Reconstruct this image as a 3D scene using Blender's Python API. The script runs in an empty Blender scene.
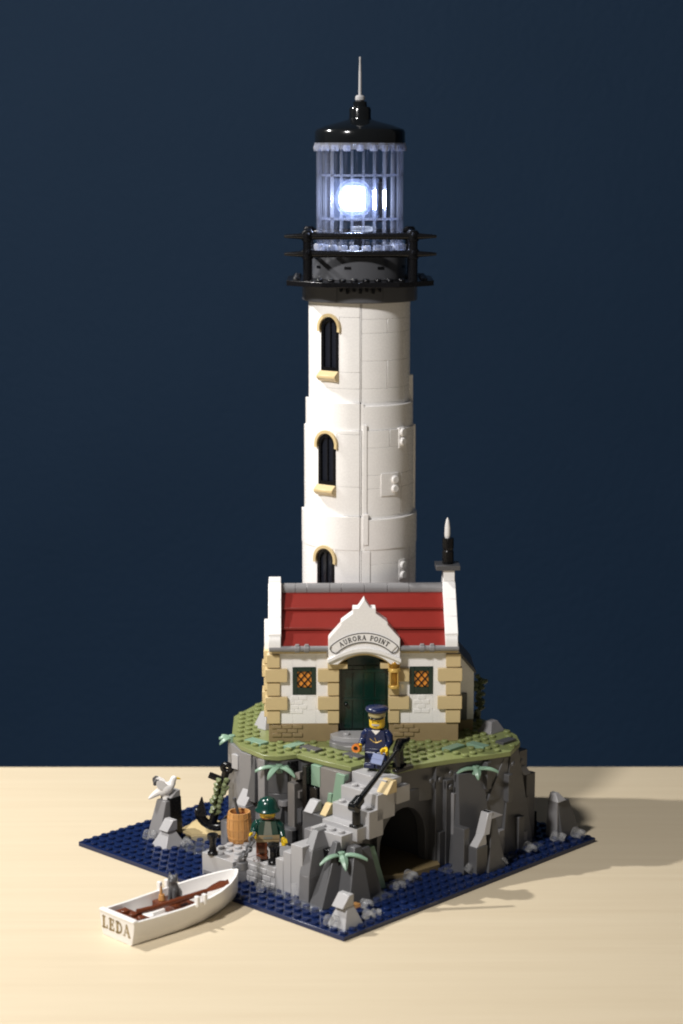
import bpy, math, random
from mathutils import Vector, Matrix, Euler
R = math.radians
S = 0.008                                   # one stud = 8 mm; every number below is in studs
C = bpy.context.scene.collection
scn = bpy.context.scene

# ------------------------------------------------------------------ camera
CAMX, CAMD, CAMH, PITCH, FPX, CYAW = 0.16042, 173.37468, 60.21213, 0.175199, 2069.9917, -0.000968
cam_d = bpy.data.cameras.new('camera')
cam = bpy.data.objects.new('camera', cam_d); C.objects.link(cam)
cam.location = (CAMX*S, -CAMD*S, CAMH*S)
cam.rotation_euler = (math.pi/2-PITCH, 0, CYAW)
cam_d.sensor_fit = 'VERTICAL'; cam_d.sensor_height = 36; cam_d.sensor_width = 24
cam_d.lens = FPX*36/1024
cam_d.clip_start = 0.02; cam_d.clip_end = 50
cam_d.dof.use_dof = True; cam_d.dof.focus_distance = 1.40; cam_d.dof.aperture_fstop = 7.0
scn.camera = cam
scn.render.resolution_x = 683; scn.render.resolution_y = 1024

# ------------------------------------------------------------------ world, lamps, exposure
w = bpy.data.worlds.new('World'); scn.world = w; w.use_nodes = True
bg = w.node_tree.nodes['Background']
bg.inputs[0].default_value = (1.0, 0.97, 0.94, 1); bg.inputs[1].default_value = 0.074

def lamp(name, kind, loc, target, energy, color, **kw):
    d = bpy.data.lights.new(name, kind); d.energy = energy; d.color = color
    for k, v in kw.items(): setattr(d, k, v)
    o = bpy.data.objects.new(name, d); C.objects.link(o)
    o.location = Vector(loc)*S
    o.rotation_euler = (Vector(target)-Vector(loc)).to_track_quat('-Z', 'Y').to_euler()
    return o
lamp('desk_lamp_light', 'SPOT', (-68, 17.5, 104), (-22, -4, 0), 33.5, (1, .975, .94), shadow_soft_size=1.1*S, spot_size=R(112), spot_blend=1.0)
lamp('ceiling_lamp_light', 'AREA', (-90, -120, 150), (0, 0, 22), 24, (1, .97, .945), shape='DISK', size=20*S)
vs = scn.view_settings
vs.view_transform = 'Standard'; vs.look = 'None'; vs.exposure = 0; vs.gamma = 1
scn.cycles.use_denoising = True
scn.cycles.max_bounces = 8; scn.cycles.transparent_max_bounces = 24
scn.cycles.sample_clamp_indirect = 4
scn.cycles.filter_width = 2.0
scn.cycles.caustics_reflective = False; scn.cycles.caustics_refractive = False

# ------------------------------------------------------------------ materials
def newmat(name):
    m = bpy.data.materials.new(name); m.use_nodes = True
    nt = m.node_tree; b = nt.nodes['Principled BSDF']
    return m, nt, b
def node(nt, t, **kw):
    n = nt.nodes.new(t)
    for k, v in kw.items():
        if k in n.inputs: n.inputs[k].default_value = v
        else: setattr(n, k, v)
    return n
def plastic(name, col, rough=.3, var=.06, bump=.0, spec=.5, metal=0):
    m, nt, b = newmat(name)
    tc = node(nt, 'ShaderNodeTexCoord')
    n = node(nt, 'ShaderNodeTexNoise', Scale=180.0, Detail=4.0)
    nt.links.new(tc.outputs['Object'], n.inputs['Vector'])
    n2 = node(nt, 'ShaderNodeTexNoise', Scale=900.0, Detail=3.0)
    nt.links.new(tc.outputs['Object'], n2.inputs['Vector'])
    mx = node(nt, 'ShaderNodeMix', data_type='RGBA')
    mx.inputs[6].default_value = (*[c*(1-var) for c in col], 1)
    mx.inputs[7].default_value = (*[min(1, c*(1+var)) for c in col], 1)
    nt.links.new(n.outputs[0], mx.inputs[0]); nt.links.new(mx.outputs[2], b.inputs['Base Color'])
    mr = node(nt, 'ShaderNodeMapRange')
    mr.inputs[3].default_value = max(.05, rough-.08); mr.inputs[4].default_value = rough+.10
    nt.links.new(n2.outputs[0], mr.inputs[0]); nt.links.new(mr.outputs[0], b.inputs['Roughness'])
    b.inputs['Specular IOR Level'].default_value = spec; b.inputs['Metallic'].default_value = metal
    if bump:
        bp = node(nt, 'ShaderNodeBump', Strength=bump, Distance=.0004)
        nt.links.new(n2.outputs[0], bp.inputs['Height']); nt.links.new(bp.outputs[0], b.inputs['Normal'])
    return m
def clear(name, tint=(.93, .95, .97), gloss=.28, rough=.06, milk=.0, milkcol=(.9, .93, 1)):
    m, nt, b = newmat(name); nt.nodes.remove(b)
    out = nt.nodes['Material Output']
    t = node(nt, 'ShaderNodeBsdfTransparent'); t.inputs[0].default_value = (*tint, 1)
    g = node(nt, 'ShaderNodeBsdfGlossy'); g.inputs['Roughness'].default_value = rough
    lw = node(nt, 'ShaderNodeLayerWeight'); lw.inputs[0].default_value = gloss
    ns = node(nt, 'ShaderNodeMixShader')
    nt.links.new(lw.outputs['Fresnel'], ns.inputs[0]); nt.links.new(t.outputs[0], ns.inputs[1]); nt.links.new(g.outputs[0], ns.inputs[2])
    last = ns
    if milk:
        tr = node(nt, 'ShaderNodeBsdfTranslucent'); tr.inputs[0].default_value = (*milkcol, 1)
        df = node(nt, 'ShaderNodeBsdfDiffuse'); df.inputs[0].default_value = (*milkcol, 1)
        m1 = node(nt, 'ShaderNodeMixShader'); m1.inputs[0].default_value = .5
        nt.links.new(tr.outputs[0], m1.inputs[1]); nt.links.new(df.outputs[0], m1.inputs[2])
        m2 = node(nt, 'ShaderNodeMixShader'); m2.inputs[0].default_value = milk
        nt.links.new(last.outputs[0], m2.inputs[1]); nt.links.new(m1.outputs[0], m2.inputs[2]); last = m2
    nt.links.new(last.outputs[0], out.inputs['Surface'])
    return m
M = dict(
    white=plastic('white_plastic', (.84, .825, .81), .26, .03),
    offwhite=plastic('warm_white_plastic', (.83, .81, .785), .3, .02),
    tan=plastic('tan_plastic', (.60, .47, .25), .3, .04),
    darktan=plastic('dark_tan_plastic', (.30, .22, .115), .34, .06),
    red=plastic('dark_red_plastic', (.20, .017, .012), .34, .08, .15),
    grey=plastic('light_grey_plastic', (.40, .395, .40), .3, .04),
    midgrey=plastic('mid_grey_plastic', (.22, .215, .22), .34, .05),
    dgrey=plastic('dark_grey_plastic', (.086, .086, .090), .34, .06),
    midgrey2=plastic('slate_grey_plastic', (.15, .148, .152), .32, .05),
    warmgrey=plastic('brownish_grey_plastic', (.185, .172, .162), .36, .06),
    black=plastic('black_plastic', (.004, .004, .005), .25, .05, 0, .4),
    ringgrey=plastic('gallery_grey_plastic', (.085, .087, .095), .22, .05),
    blackg=plastic('black_gloss_plastic', (.005, .006, .007), .1, .05),
    navy=plastic('dark_blue_plastic', (.007, .017, .070), .2, .08),
    blue=plastic('navy_uniform_plastic', (.008, .016, .065), .26, .08),
    shadesand=plastic('shaded_sand_plastic', (.17, .125, .06), .4, .08),  # cave floor sand with the shade put into its colour
    olive=plastic('olive_green_plastic', (.205, .235, .088), .34, .06),
    sandgreen=plastic('sand_green_plastic', (.20, .32, .23), .34, .05),
    dgreen=plastic('dark_green_plastic', (.003, .022, .016), .16, .08),
    jacket=plastic('dark_green_cloth_print', (.004, .040, .030), .22, .08),
    yellow=plastic('yellow_plastic', (.75, .50, .02), .25, .03),
    nougat=plastic('orange_brown_plastic', (.56, .28, .09), .3, .08),
    brown=plastic('reddish_brown_plastic', (.135, .036, .014), .24, .10),
    orange=plastic('orange_plastic', (.75, .22, .03), .22, .05),
    gold=plastic('gold_plastic', (.72, .48, .13), .28, .06, 0, .5, .3),
    palegold=plastic('pale_gold_print', (.42, .36, .17), .4, .06),
    ink=plastic('gold_ink', (.30, .22, .10), .5, .05),
    blackink=plastic('black_ink', (.02, .02, .02), .5, .05),
    greyblue=plastic('blue_grey_plastic', (.20, .24, .40), .3, .04),
    metal=plastic('grey_chain_plastic', (.13, .13, .135), .3, .06),
    darkleaf=plastic('dark_leaf_plastic', (.085, .11, .06), .36, .08),
    shirt=plastic('grey_green_print', (.19, .20, .165), .4, .05),
    sage=plastic('olive_leaf_plastic', (.17, .20, .095), .36, .08),
    clear=clear('clear_plastic', (.99, .99, .99), .13, .10, .13, (1, 1, 1)),
    clearblue=clear('clear_water_plastic', (.93, .95, .99), .16, .10, .05),
    glass=clear('lantern_glass', (.93, .95, 1.0), .10, .05, .004, (.85, .88, 1)),
    rib=clear('lantern_rib', (.92, .93, .97), .35, .12, .07, (.85, .88, 1)),
    halo=clear('lens_halo_plastic', (.97, .98, 1), .05, .1, .035, (.60, .70, 1)),  # for the added shells that imitate the LED's halo
    pureclear=clear('prism_plastic', (.86, .9, .98), .06, .2),
    frost=clear('frosted_clear_plastic', (.85, .88, .95), .35, .2, .24, (.88, .9, 1)),
    darkglass=plastic('dark_window_glass', (.016, .018, .026), .08, .05),
    amberglass=clear('amber_glass', (.95, .72, .25), .25, .1, .35, (.85, .50, .10)),
)
def amber_window():
    m, nt, b = newmat('amber_window_pane')
    b.inputs['Base Color'].default_value = (.62, .22, .025, 1); b.inputs['Roughness'].default_value = .2
    b.inputs['Emission Color'].default_value = (1, .36, .04, 1); b.inputs['Emission Strength'].default_value = .12  # faint glow put into the pane; no lamp stands behind it
    return m
M['amber'] = amber_window()
def emis(name, col, s):
    m, nt, b = newmat(name); nt.nodes.remove(b)
    e = node(nt, 'ShaderNodeEmission'); e.inputs[0].default_value = (*col, 1); e.inputs[1].default_value = s
    nt.links.new(e.outputs[0], nt.nodes['Material Output'].inputs['Surface']); return m
M['led'] = emis('led_light', (.72, .80, 1.0), 30)

def wood():
    m, nt, b = newmat('pale_wood_laminate')
    tc = node(nt, 'ShaderNodeTexCoord')
    mp = node(nt, 'ShaderNodeMapping'); mp.inputs['Scale'].default_value = (1.5, 42, 1)
    nt.links.new(tc.outputs['Object'], mp.inputs[0])
    n1 = node(nt, 'ShaderNodeTexNoise', Scale=2.2, Detail=9.0, Roughness=.62, Distortion=.25)
    nt.links.new(mp.outputs[0], n1.inputs['Vector'])
    mp2 = node(nt, 'ShaderNodeMapping'); mp2.inputs['Scale'].default_value = (9, 420, 1)
    nt.links.new(tc.outputs['Object'], mp2.inputs[0])
    n2 = node(nt, 'ShaderNodeTexNoise', Scale=1.6, Detail=4.0)
    nt.links.new(mp2.outputs[0], n2.inputs['Vector'])
    mix = node(nt, 'ShaderNodeMath', operation='MULTIPLY_ADD'); mix.inputs[1].default_value = .35
    nt.links.new(n2.outputs[0], mix.inputs[0]); 
    sc = node(nt, 'ShaderNodeMath', operation='MULTIPLY'); sc.inputs[1].default_value = .65
    nt.links.new(n1.outputs[0], sc.inputs[0]); nt.links.new(sc.outputs[0], mix.inputs[2])
    r = node(nt, 'ShaderNodeValToRGB')
    r.color_ramp.elements[0].position = .34; r.color_ramp.elements[0].color = (.615, .515, .36, 1)
    r.color_ramp.elements[1].position = .66; r.color_ramp.elements[1].color = (.665, .57, .41, 1)
    nt.links.new(mix.outputs[0], r.inputs[0]); nt.links.new(r.outputs[0], b.inputs['Base Color'])
    b.inputs['Roughness'].default_value = .5; b.inputs['Specular IOR Level'].default_value = .3
    bp = node(nt, 'ShaderNodeBump', Strength=.12, Distance=.0003)
    nt.links.new(mix.outputs[0], bp.inputs['Height']); nt.links.new(bp.outputs[0], b.inputs['Normal'])
    return m
def paint():
    m, nt, b = newmat('navy_wall_paint')
    tc = node(nt, 'ShaderNodeTexCoord')
    n = node(nt, 'ShaderNodeTexNoise', Scale=140.0, Detail=5.0)
    nt.links.new(tc.outputs['Object'], n.inputs['Vector'])
    n2 = node(nt, 'ShaderNodeTexNoise', Scale=5.0, Detail=3.0)
    nt.links.new(tc.outputs['Object'], n2.inputs['Vector'])
    mx = node(nt, 'ShaderNodeMix', data_type='RGBA')
    mx.inputs[6].default_value = (.0100, .0325, .073, 1); mx.inputs[7].default_value = (.0135, .039, .086, 1)
    nt.links.new(n2.outputs[0], mx.inputs[0]); nt.links.new(mx.outputs[2], b.inputs['Base Color'])
    b.inputs['Roughness'].default_value = .75; b.inputs['Specular IOR Level'].default_value = .25
    bp = node(nt, 'ShaderNodeBump', Strength=.9, Distance=.0012)
    nt.links.new(n.outputs[0], bp.inputs['Height']); nt.links.new(bp.outputs[0], b.inputs['Normal'])
    return m
M['wood'] = wood(); M['paint'] = paint()

# ------------------------------------------------------------------ mesh builder
class MB:
    def __init__(s): s.v = []; s.f = []; s.m = []; s.T = None
    def add(s, vs, fs, mi=0):
        o = len(s.v)
        for p in vs:
            p = Vector(p)
            s.v.append(s.T @ p if s.T is not None else p)
        for f in fs: s.f.append([i+o for i in f]); s.m.append(mi)
        return s
    def box(s, x0, x1, y0, y1, z0, z1, mi=0):
        if x0 > x1: x0, x1 = x1, x0
        if y0 > y1: y0, y1 = y1, y0
        return s.add([(x0,y0,z0),(x1,y0,z0),(x1,y1,z0),(x0,y1,z0),(x0,y0,z1),(x1,y0,z1),(x1,y1,z1),(x0,y1,z1)],
            [(3,2,1,0),(4,5,6,7),(0,1,5,4),(1,2,6,5),(2,3,7,6),(3,0,4,7)], mi)
    def prism(s, poly, z0, z1, top=None, mi=0):
        """polygon counter-clockwise seen from +z"""
        top = top or poly; n = len(poly)
        vs = [(p[0],p[1],z0) for p in poly]+[(p[0],p[1],z1) if len(p) == 2 else p for p in top]
        fs = [tuple(reversed(range(n))), tuple(range(n, 2*n))]+[(i,(i+1)%n,n+(i+1)%n,n+i) for i in range(n)]
        return s.add(vs, fs, mi)
    def slab(s, poly, y0, y1, mi=0):
        """polygon given in (x,z), counter-clockwise seen from -y, extruded from y0 (front) to y1"""
        n = len(poly)
        vs = [(p[0],y0,p[1]) for p in poly]+[(p[0],y1,p[1]) for p in poly]
        fs = [tuple(range(n)), tuple(reversed(range(n, 2*n)))]+[(i,n+i,n+(i+1)%n,(i+1)%n) for i in range(n)]
        return s.add(vs, fs, mi)
    def side(s, poly, x0, x1, mi=0):
        """polygon given in (y,z) extruded along x"""
        n = len(poly)
        vs = [(x1,p[0],p[1]) for p in poly]+[(x0,p[0],p[1]) for p in poly]
        fs = [tuple(range(n)), tuple(reversed(range(n, 2*n)))]+[(i,n+i,n+(i+1)%n,(i+1)%n) for i in range(n)]
        return s.add(vs, fs, mi)
    def lathe(s, prof, n=24, mi=0, c=(0,0,0), M4=None, a0=0., close=True):
        old = s.T
        if M4 is not None: s.T = (old @ M4) if old is not None else M4
        vs = []; fs = []
        for r, z in prof:
            for k in range(n):
                a = a0+2*math.pi*k/n
                vs.append((c[0]+r*math.cos(a), c[1]+r*math.sin(a), c[2]+z))
        for i in range(len(prof)-1):
            for k in range(n):
                fs.append((i*n+k, i*n+(k+1)%n, (i+1)*n+(k+1)%n, (i+1)*n+k))
        if close:
            fs.append(tuple(reversed(range(n)))); fs.append(tuple(range((len(prof)-1)*n, len(prof)*n)))
        s.add(vs, fs, mi); s.T = old; return s
    def cyl(s, x, y, z0, z1, r, r1=None, n=20, mi=0):
        return s.lathe([(r, z0), (r if r1 is None else r1, z1)], n, mi, (x, y, 0))
    def rod(s, a, b, r0, r1=None, n=12, mi=0):
        a, b = Vector(a), Vector(b); d = b-a
        q = d.to_track_quat('Z', 'Y').to_matrix().to_4x4()
        return s.lathe([(r0, 0), (r0 if r1 is None else r1, d.length)], n, mi, M4=Matrix.Translation(a) @ q)
    def tube(s, pts, rad, n=10, mi=0, closed=False):
        pts = [Vector(p) for p in pts]
        if not hasattr(rad, '__len__'): rad = [rad]*len(pts)
        rings = []; N = len(pts); up = None
        for i, p in enumerate(pts):
            if closed: t = pts[(i+1) % N]-pts[i-1]
            else: t = pts[min(i+1, N-1)]-pts[max(i-1, 0)]
            t.normalize()
            if up is None:
                up = Vector((0,0,1)) if abs(t.z) < .9 else Vector((1,0,0))
            x = t.cross(up)
            if x.length < 1e-4: x = t.orthogonal()
            x.normalize(); y = x.cross(t).normalized(); up = y
            rings.append([p+(x*math.cos(2*math.pi*k/n)+y*math.sin(2*math.pi*k/n))*rad[i] for k in range(n)])
        vs = [v for r in rings for v in r]; fs = []
        for i in range(N if closed else N-1):
            j = (i+1) % N
            for k in range(n): fs.append((i*n+k, i*n+(k+1)%n, j*n+(k+1)%n, j*n+k))
        if not closed: fs.append(tuple(reversed(range(n)))); fs.append(tuple(range((N-1)*n, N*n)))
        return s.add(vs, fs, mi)
    def sector(s, r0, r1, a0, a1, z0, z1, n=10, mi=0, c=(0,0)):
        vs = []
        for z in (z0, z1):
            for r in (r0, r1):
                for k in range(n+1):
                    a = a0+(a1-a0)*k/n
                    vs.append((c[0]+r*math.cos(a), c[1]+r*math.sin(a), z))
        q = n+1; fs = []
        for k in range(n):
            fs += [(q+k, q+k+1, 3*q+k+1, 3*q+k), (k+1, k, 2*q+k, 2*q+k+1),
                   (2*q+k, 3*q+k, 3*q+k+1, 2*q+k+1), (q+k, k, k+1, q+k+1)]
        fs += [(0, q, 3*q, 2*q), (q+n, n, 2*q+n, 3*q+n)]
        return s.add(vs, fs, mi)
    def ell(s, c, r, mi=0, nu=14, nv=9, rot=None):
        m = Matrix.Translation(Vector(c)) @ (rot.to_matrix().to_4x4() if rot else Matrix()) @ Matrix.Diagonal((*r, 1))
        prof = [(max(.02, math.sin(math.pi*i/nv)), -math.cos(math.pi*i/nv)) for i in range(nv+1)]
        return s.lathe(prof, nu, mi, M4=m)
    def stud(s, x, y, z, mi=0, n=14, r=.3, h=.21):
        return s.lathe([(r, 0), (r, h-.045), (r-.045, h)], n, mi, (x, y, z))
    def build(s, name, mats, parent=None, bevel=.03, seg=2, smooth=38, loc=None, rz=None, remesh=None):
        me = bpy.data.meshes.new(name)
        me.from_pydata([tuple(v*S) for v in s.v], [], s.f)
        if not isinstance(mats, (list, tuple)): mats = [mats]
        for m in mats: me.materials.append(M[m])
        me.polygons.foreach_set('material_index', s.m)
        me.update()
        me.polygons.foreach_set('use_smooth', [True]*len(me.polygons))
        me.set_sharp_from_angle(angle=R(smooth))
        o = bpy.data.objects.new(name, me); C.objects.link(o)
        if parent: o.parent = parent
        if loc is not None: o.location = Vector(loc)*S
        if rz is not None: o.rotation_euler.z = rz
        if remesh:
            rm = o.modifiers.new('fuse', 'REMESH'); rm.mode = 'VOXEL'; rm.voxel_size = remesh*S; rm.use_smooth_shade = True
            sm = o.modifiers.new('smooth', 'SMOOTH'); sm.iterations = 3; sm.factor = .5
        elif bevel:
            b = o.modifiers.new('bevel', 'BEVEL'); b.width = bevel*S; b.segments = seg; b.limit_method = 'ANGLE'; b.angle_limit = R(40)
            b.use_clamp_overlap = True
        return o
class Parts:
    """like MB, but every shape becomes a part of its own"""
    def __init__(s, names, mats, parent, bevel=.03): s.a = (names, mats, parent, bevel)
    def __getattr__(s, k):
        def f(*a, **kw):
            m_ = MB(); getattr(m_, k)(*a, **kw); i = m_.m[0]
            names, mats, parent, bevel = s.a
            mat = mats[i]; m_.m = [0]*len(m_.m)
            return m_.build(names if isinstance(names, str) else names[i], mat, parent, bevel=bevel)
        return f
def T(x=0, y=0, z=0, rx=0, ry=0, rz=0):
    return Matrix.Translation((x, y, z)) @ Euler((rx, ry, rz)).to_matrix().to_4x4()

# ------------------------------------------------------------------ frames of reference
YAW = 0.021445
D = 16*math.sqrt(2)
BROT = YAW+math.pi/4
FX, FY = D*math.sin(YAW), -D*math.cos(YAW)           # front corner of the base plate
def uv(u, v): 
    return (FX+u*math.cos(BROT)-v*math.sin(BROT), FY+u*math.sin(BROT)+v*math.cos(BROT))
def tagged(o, label, cat, group=None):
    o['label'] = label; o['category'] = cat
    if group: o['group'] = group
    return o
def thing(name, label, cat, loc, rz=0, group=None):
    o = bpy.data.objects.new(name, None); C.objects.link(o)
    o.empty_display_size = .01
    o.location = Vector(loc)*S; o.rotation_euler.z = rz
    return tagged(o, label, cat, group)
def bthing(name, label, cat, u, v, z, rz=0, group=None):   # placed on the base plate's own grid
    x, y = uv(u, v); return thing(name, label, cat, (x, y, z), BROT+rz, group)
def inside(poly, x, y):
    r = False; n = len(poly)
    for i in range(n):
        (x0, y0), (x1, y1) = poly[i], poly[(i+1) % n]
        if (y0 > y) != (y1 > y) and x < (x1-x0)*(y-y0)/(y1-y0)+x0: r = not r
    return r
rnd = random.Random(4)

# ------------------------------------------------------------------ letters drawn as strokes
def arc(cx, cy, rx, ry, a0, a1, n=8):
    return [(cx+rx*math.cos(R(a0+(a1-a0)*i/n)), cy+ry*math.sin(R(a0+(a1-a0)*i/n))) for i in range(n+1)]
SERIF = .05
GL = {   # strokes: (points, thickness); then advance
 'A': ([([(.08,0),(.40,1)],.07),([(.40,1),(.74,0)],.15),([(.19,.34),(.62,.34)],.07),([(-.06,.03),(.22,.03)],.06),([(.58,.03),(.90,.03)],.06)],.95),
 'U': ([([(.16,1),(.16,.34)]+arc(.40,.34,.24,.31,180,360)+[(.64,1)],.12),([(0,.97),(.32,.97)],.06),([(.50,.97),(.78,.97)],.06)],.88),
 'R': ([([(.18,0),(.18,1)],.15),([(.18,.97)]+arc(.36,.745,.27,.225,90,-90)+[(.18,.52)],.10),([(.38,.5),(.72,.03)],.14),([(0,.03),(.36,.03)],.06),([(.60,.03),(.84,.03)],.06)],.90),
 'O': ([(arc(.42,.5,.34,.45,0,360,16),.13)],.92),
 'P': ([([(.18,0),(.18,1)],.15),([(.18,.97)]+arc(.36,.72,.28,.25,90,-90)+[(.18,.47)],.10),([(0,.03),(.38,.03)],.06)],.76),
 'I': ([([(.2,0),(.2,1)],.16),([(.02,.03),(.38,.03)],.06),([(.02,.97),(.38,.97)],.06)],.48),
 'N': ([([(.14,0),(.14,1)],.08),([(.14,1),(.68,0)],.16),([(.68,0),(.68,1)],.08),([(0,.03),(.28,.03)],.06),([(.54,.97),(.82,.97)],.06)],.92),
 'T': ([([(.36,0),(.36,1)],.16),([(.02,.95),(.70,.95)],.09),([(.04,.97),(.04,.76)],.06),([(.68,.97),(.68,.76)],.06),([(.18,.03),(.54,.03)],.06)],.80),
 'L': ([([(.2,0),(.2,1)],.18),([(.02,.04),(.66,.04)],.10),([(.64,.0),(.64,.28)],.09),([(.02,.96),(.4,.96)],.08)],.80),
 'E': ([([(.2,0),(.2,1)],.18),([(.02,.04),(.66,.04)],.10),([(.02,.96),(.64,.96)],.10),([(.2,.52),(.5,.52)],.09),([(.64,.0),(.64,.26)],.09),([(.62,.76),(.62,1)],.09),([(.5,.38),(.5,.66)],.07)],.82),
 'D': ([([(.2,0),(.2,1)],.18),([(.02,.96),(.32,.96)]+arc(.34,.5,.40,.45,88,-88,10)+[(.02,.04)],.12)],.92),
 ' ': ([], .5),
}
def write(mb, text, place, mi=0, space=.06, bold=1.0):
    """place(x, y, d) maps letter space (height 1) to the surface; returns the run's length"""
    x = 0
    for ch in text:
        strokes, adv = GL[ch]
        for pts, th in strokes:
            th *= bold
            for (x0, y0), (x1, y1) in zip(pts, pts[1:]):
                dx, dy = x1-x0, y1-y0; L = math.hypot(dx, dy)
                if L < 1e-6: continue
                ex, ey = dx/L*th*.25, dy/L*th*.25; nx, ny = -dy/L*th/2, dx/L*th/2
                q = [(x0-ex+nx, y0-ey+ny), (x0-ex-nx, y0-ey-ny), (x1+ex-nx, y1+ey-ny), (x1+ex+nx, y1+ey+ny)]
                vs = [place(x+a, b, 0) for a, b in q]+[place(x+a, b, 1) for a, b in q]
                mb.add(vs, [(0,1,2,3),(7,6,5,4),(0,4,5,1),(1,5,6,2),(2,6,7,3),(3,7,4,0)], mi)
        x += adv+space
    return x-space
def text_len(text, space=.06): return sum(GL[c][1]+space for c in text)-space

# ================================================================== SETTING: wall and table
mb = MB(); mb.box(-520, 520, 118, 122, -95, 330)
o = mb.build('wall', 'paint', bevel=0); o['kind'] = 'structure'
mb = MB(); mb.box(-150, 150, -75, 22.95, -3.2, 0)
o = mb.build('table', 'wood', bevel=.12); tagged(o, 'pale wooden table top with fine straight grain under the whole model', 'table')

# ================================================================== SEA BASE PLATE
GRASS = [(14.6,27.6),(10,23),(8.6,20.4),(8,17),(8.6,15.9),(10.2,15.2),(10.3,12),(10.6,9.3),(12,9.2),(12,7.6),(12.5,6.2),(15,5.8),(18,4.8),(21,3.4),(23.2,2.6),(26,3.8),(27.5,5.4),(29,9),(30,14),(30,24),(27,29),(20,29.5)]
def grown(poly, d):
    cx = sum(p[0] for p in poly)/len(poly); cy = sum(p[1] for p in poly)/len(poly)
    out = []
    for x, y in poly:
        L = math.hypot(x-cx, y-cy); out.append((x+(x-cx)/L*d, y+(y-cy)/L*d))
    return out
sea = bthing('sea_base_plate', 'square dark blue studded base plate lying on the table as the sea', 'base plate', 0, 0, 0)
mb = MB()
mb.box(0, 32, 0, 32, .012, .4)
core = grown(GRASS, -1.2)
for i in range(32):
    for j in range(32):
        if not inside(core, i+.5, j+.5): mb.stud(i+.5, j+.5, .4)
mb.build('plate', 'navy', sea, bevel=.025, seg=1)
mb = Parts('shallow_water', ['clearblue'], sea, .04)
# clear tiles of shallow water round the rocks
for (u0, u1, v0, v1) in [(2.4,3.4,9,11),(2.0,2.9,5,8),(6,9,3,4.4),(10,13.6,4.0,5.2),(16,18,3.0,4.4),(21,23,1.8,2.6),(25,27,1.8,2.8),(.9,1.7,14.6,16.6),(4.6,6.8,21.4,24),(7,8.6,23.6,25.2)]:
    mb.box(u0, u1, v0, v1, .46, .66)

# ================================================================== ROCK ISLAND
isl = bthing('rock_island', 'steep grey brick rock with a green studded grass top and a dark cave', 'rock island', 0, 0, 0)
GZ = 9.6
# cottage footprint, in its own frame
COTX, COTY = 2.24, -0.9
def cot_local(u, v):
    x, y = uv(u, v); x -= COTX; y -= COTY
    c, s_ = math.cos(YAW), math.sin(YAW)
    return x*c+y*s_, -x*s_+y*c
mb = MB()
mb.prism(GRASS, 9.2, GZ)
for i in range(32):
    for j in range(32):
        u, v = i+.5, j+.5
        if not all(inside(GRASS, u+a, v+b) for a, b in ((-.3,0),(.3,0),(0,.3),(0,-.3))): continue
        cx, cy = cot_local(u, v)
        if -8.6 < cx < 8.9 and cy > -.35: continue
        if abs(cx) < 2.9 and cy > -3.6: continue
        if rnd.random() < .05: continue
        mb.stud(u, v, GZ, n=16)
mb.build('grass', 'olive', isl, bevel=.03, seg=1)
mb = Parts(['green_strip','dark_tile'], ['sandgreen','dgrey'], isl)
# dark tiles and sand green strips lying in the grass
for (u, v, w_, d_, mi) in [(10.6,16.4,1.9,.9,0),(11.4,14.2,.9,1.9,1),(9.6,19,1,2,0),(12.4,10.2,.9,1.8,1),(19.5,6.2,2,.9,0),(22,4.6,.9,1.9,0),(24.2,4.2,1.8,.9,1),(14.2,7.2,.9,.9,1)]:
    mb.box(u, u+w_, v, v+d_, GZ-.05, GZ+.24, mi)

CLIFF = grown(GRASS, -.45)
mb = MB()
up = [p for p in CLIFF]
mb.prism(up, 6.2, 9.19)
low = [p for p in CLIFF if not (10.7 < p[0] < 17.7 and p[1] < 7.2)]
k = [i for i, p in enumerate(low) if p[1] < 10 and p[0] > 17][0]
low = low[:k]+[(10.6,9.0),(10.6,12.6),(16.6,12.6),(16.8,6.2)]+low[k:]
mb.prism(low, .4, 6.2)
mb.build('cliff', 'dgrey', isl, bevel=.05)
# facing bricks: lighter and darker panels, slopes and ledges (0 dgrey 1 midgrey 2 warmgrey 3 grey 4 sandgreen 5 tan 6 black)
FM = ['dgrey','midgrey','warmgrey','grey','sandgreen','tan','black']
mb = Parts(['dark_stone','stone','brown_stone','pale_stone','green_stone','tan_stone','black_shade_stone'], FM, isl, .045)
def fru(bot, top, z0, z1, mi): mb.prism(bot, z0, z1, top, mi)
def rect(u0, u1, v0, v1): return [(u0,v0),(u1,v0),(u1,v1),(u0,v1)]
# --- front-left face (faces -u)
fru([(10.3,23.2),(9.7,23.2),(8.5,20.2),(10,19)][::-1], None, .4, 9.15, 1)
mb.box(8.35, 10, 18.9, 20.3, .4, 9.15, 1)
mb.box(8.55, 10, 17.6, 18.9, .4, 9.15, 1)
fru([(7.9,18.0),(8.6,18.0),(8.6,19.1),(7.9,19.1)][::1], [(8.45,18.5),(8.6,18.5),(8.6,18.7),(8.45,18.7)], 5.2, 8.9, 0)
mb.box(8.0, 10, 16.9, 17.7, .4, 9.15, 1)
mb.box(9.45, 11, 15.2, 16.9, .4, 9.0, 6)  # black block puts the shade of a deep recess into its colour
mb.box(9.0, 9.8, 16.1, 16.5, .4, 6.4, 0)
mb.box(8.7, 9.2, 20.9, 21.7, 7.3, 8.6, 3)            # pale plate on the cliff
mb.box(9.05, 10.6, 14.4, 15.2, .4, 7.4, 2)
mb.box(9.35, 10.6, 13.9, 14.4, .4, 5.2, 0)
mb.box(9.5, 10.6, 13.4, 13.9, .4, 9.0, 6)
mb.lathe([(.5, 0), (.5, .5)], 20, 1, (9.2, 15.8, 5.2))
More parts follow.
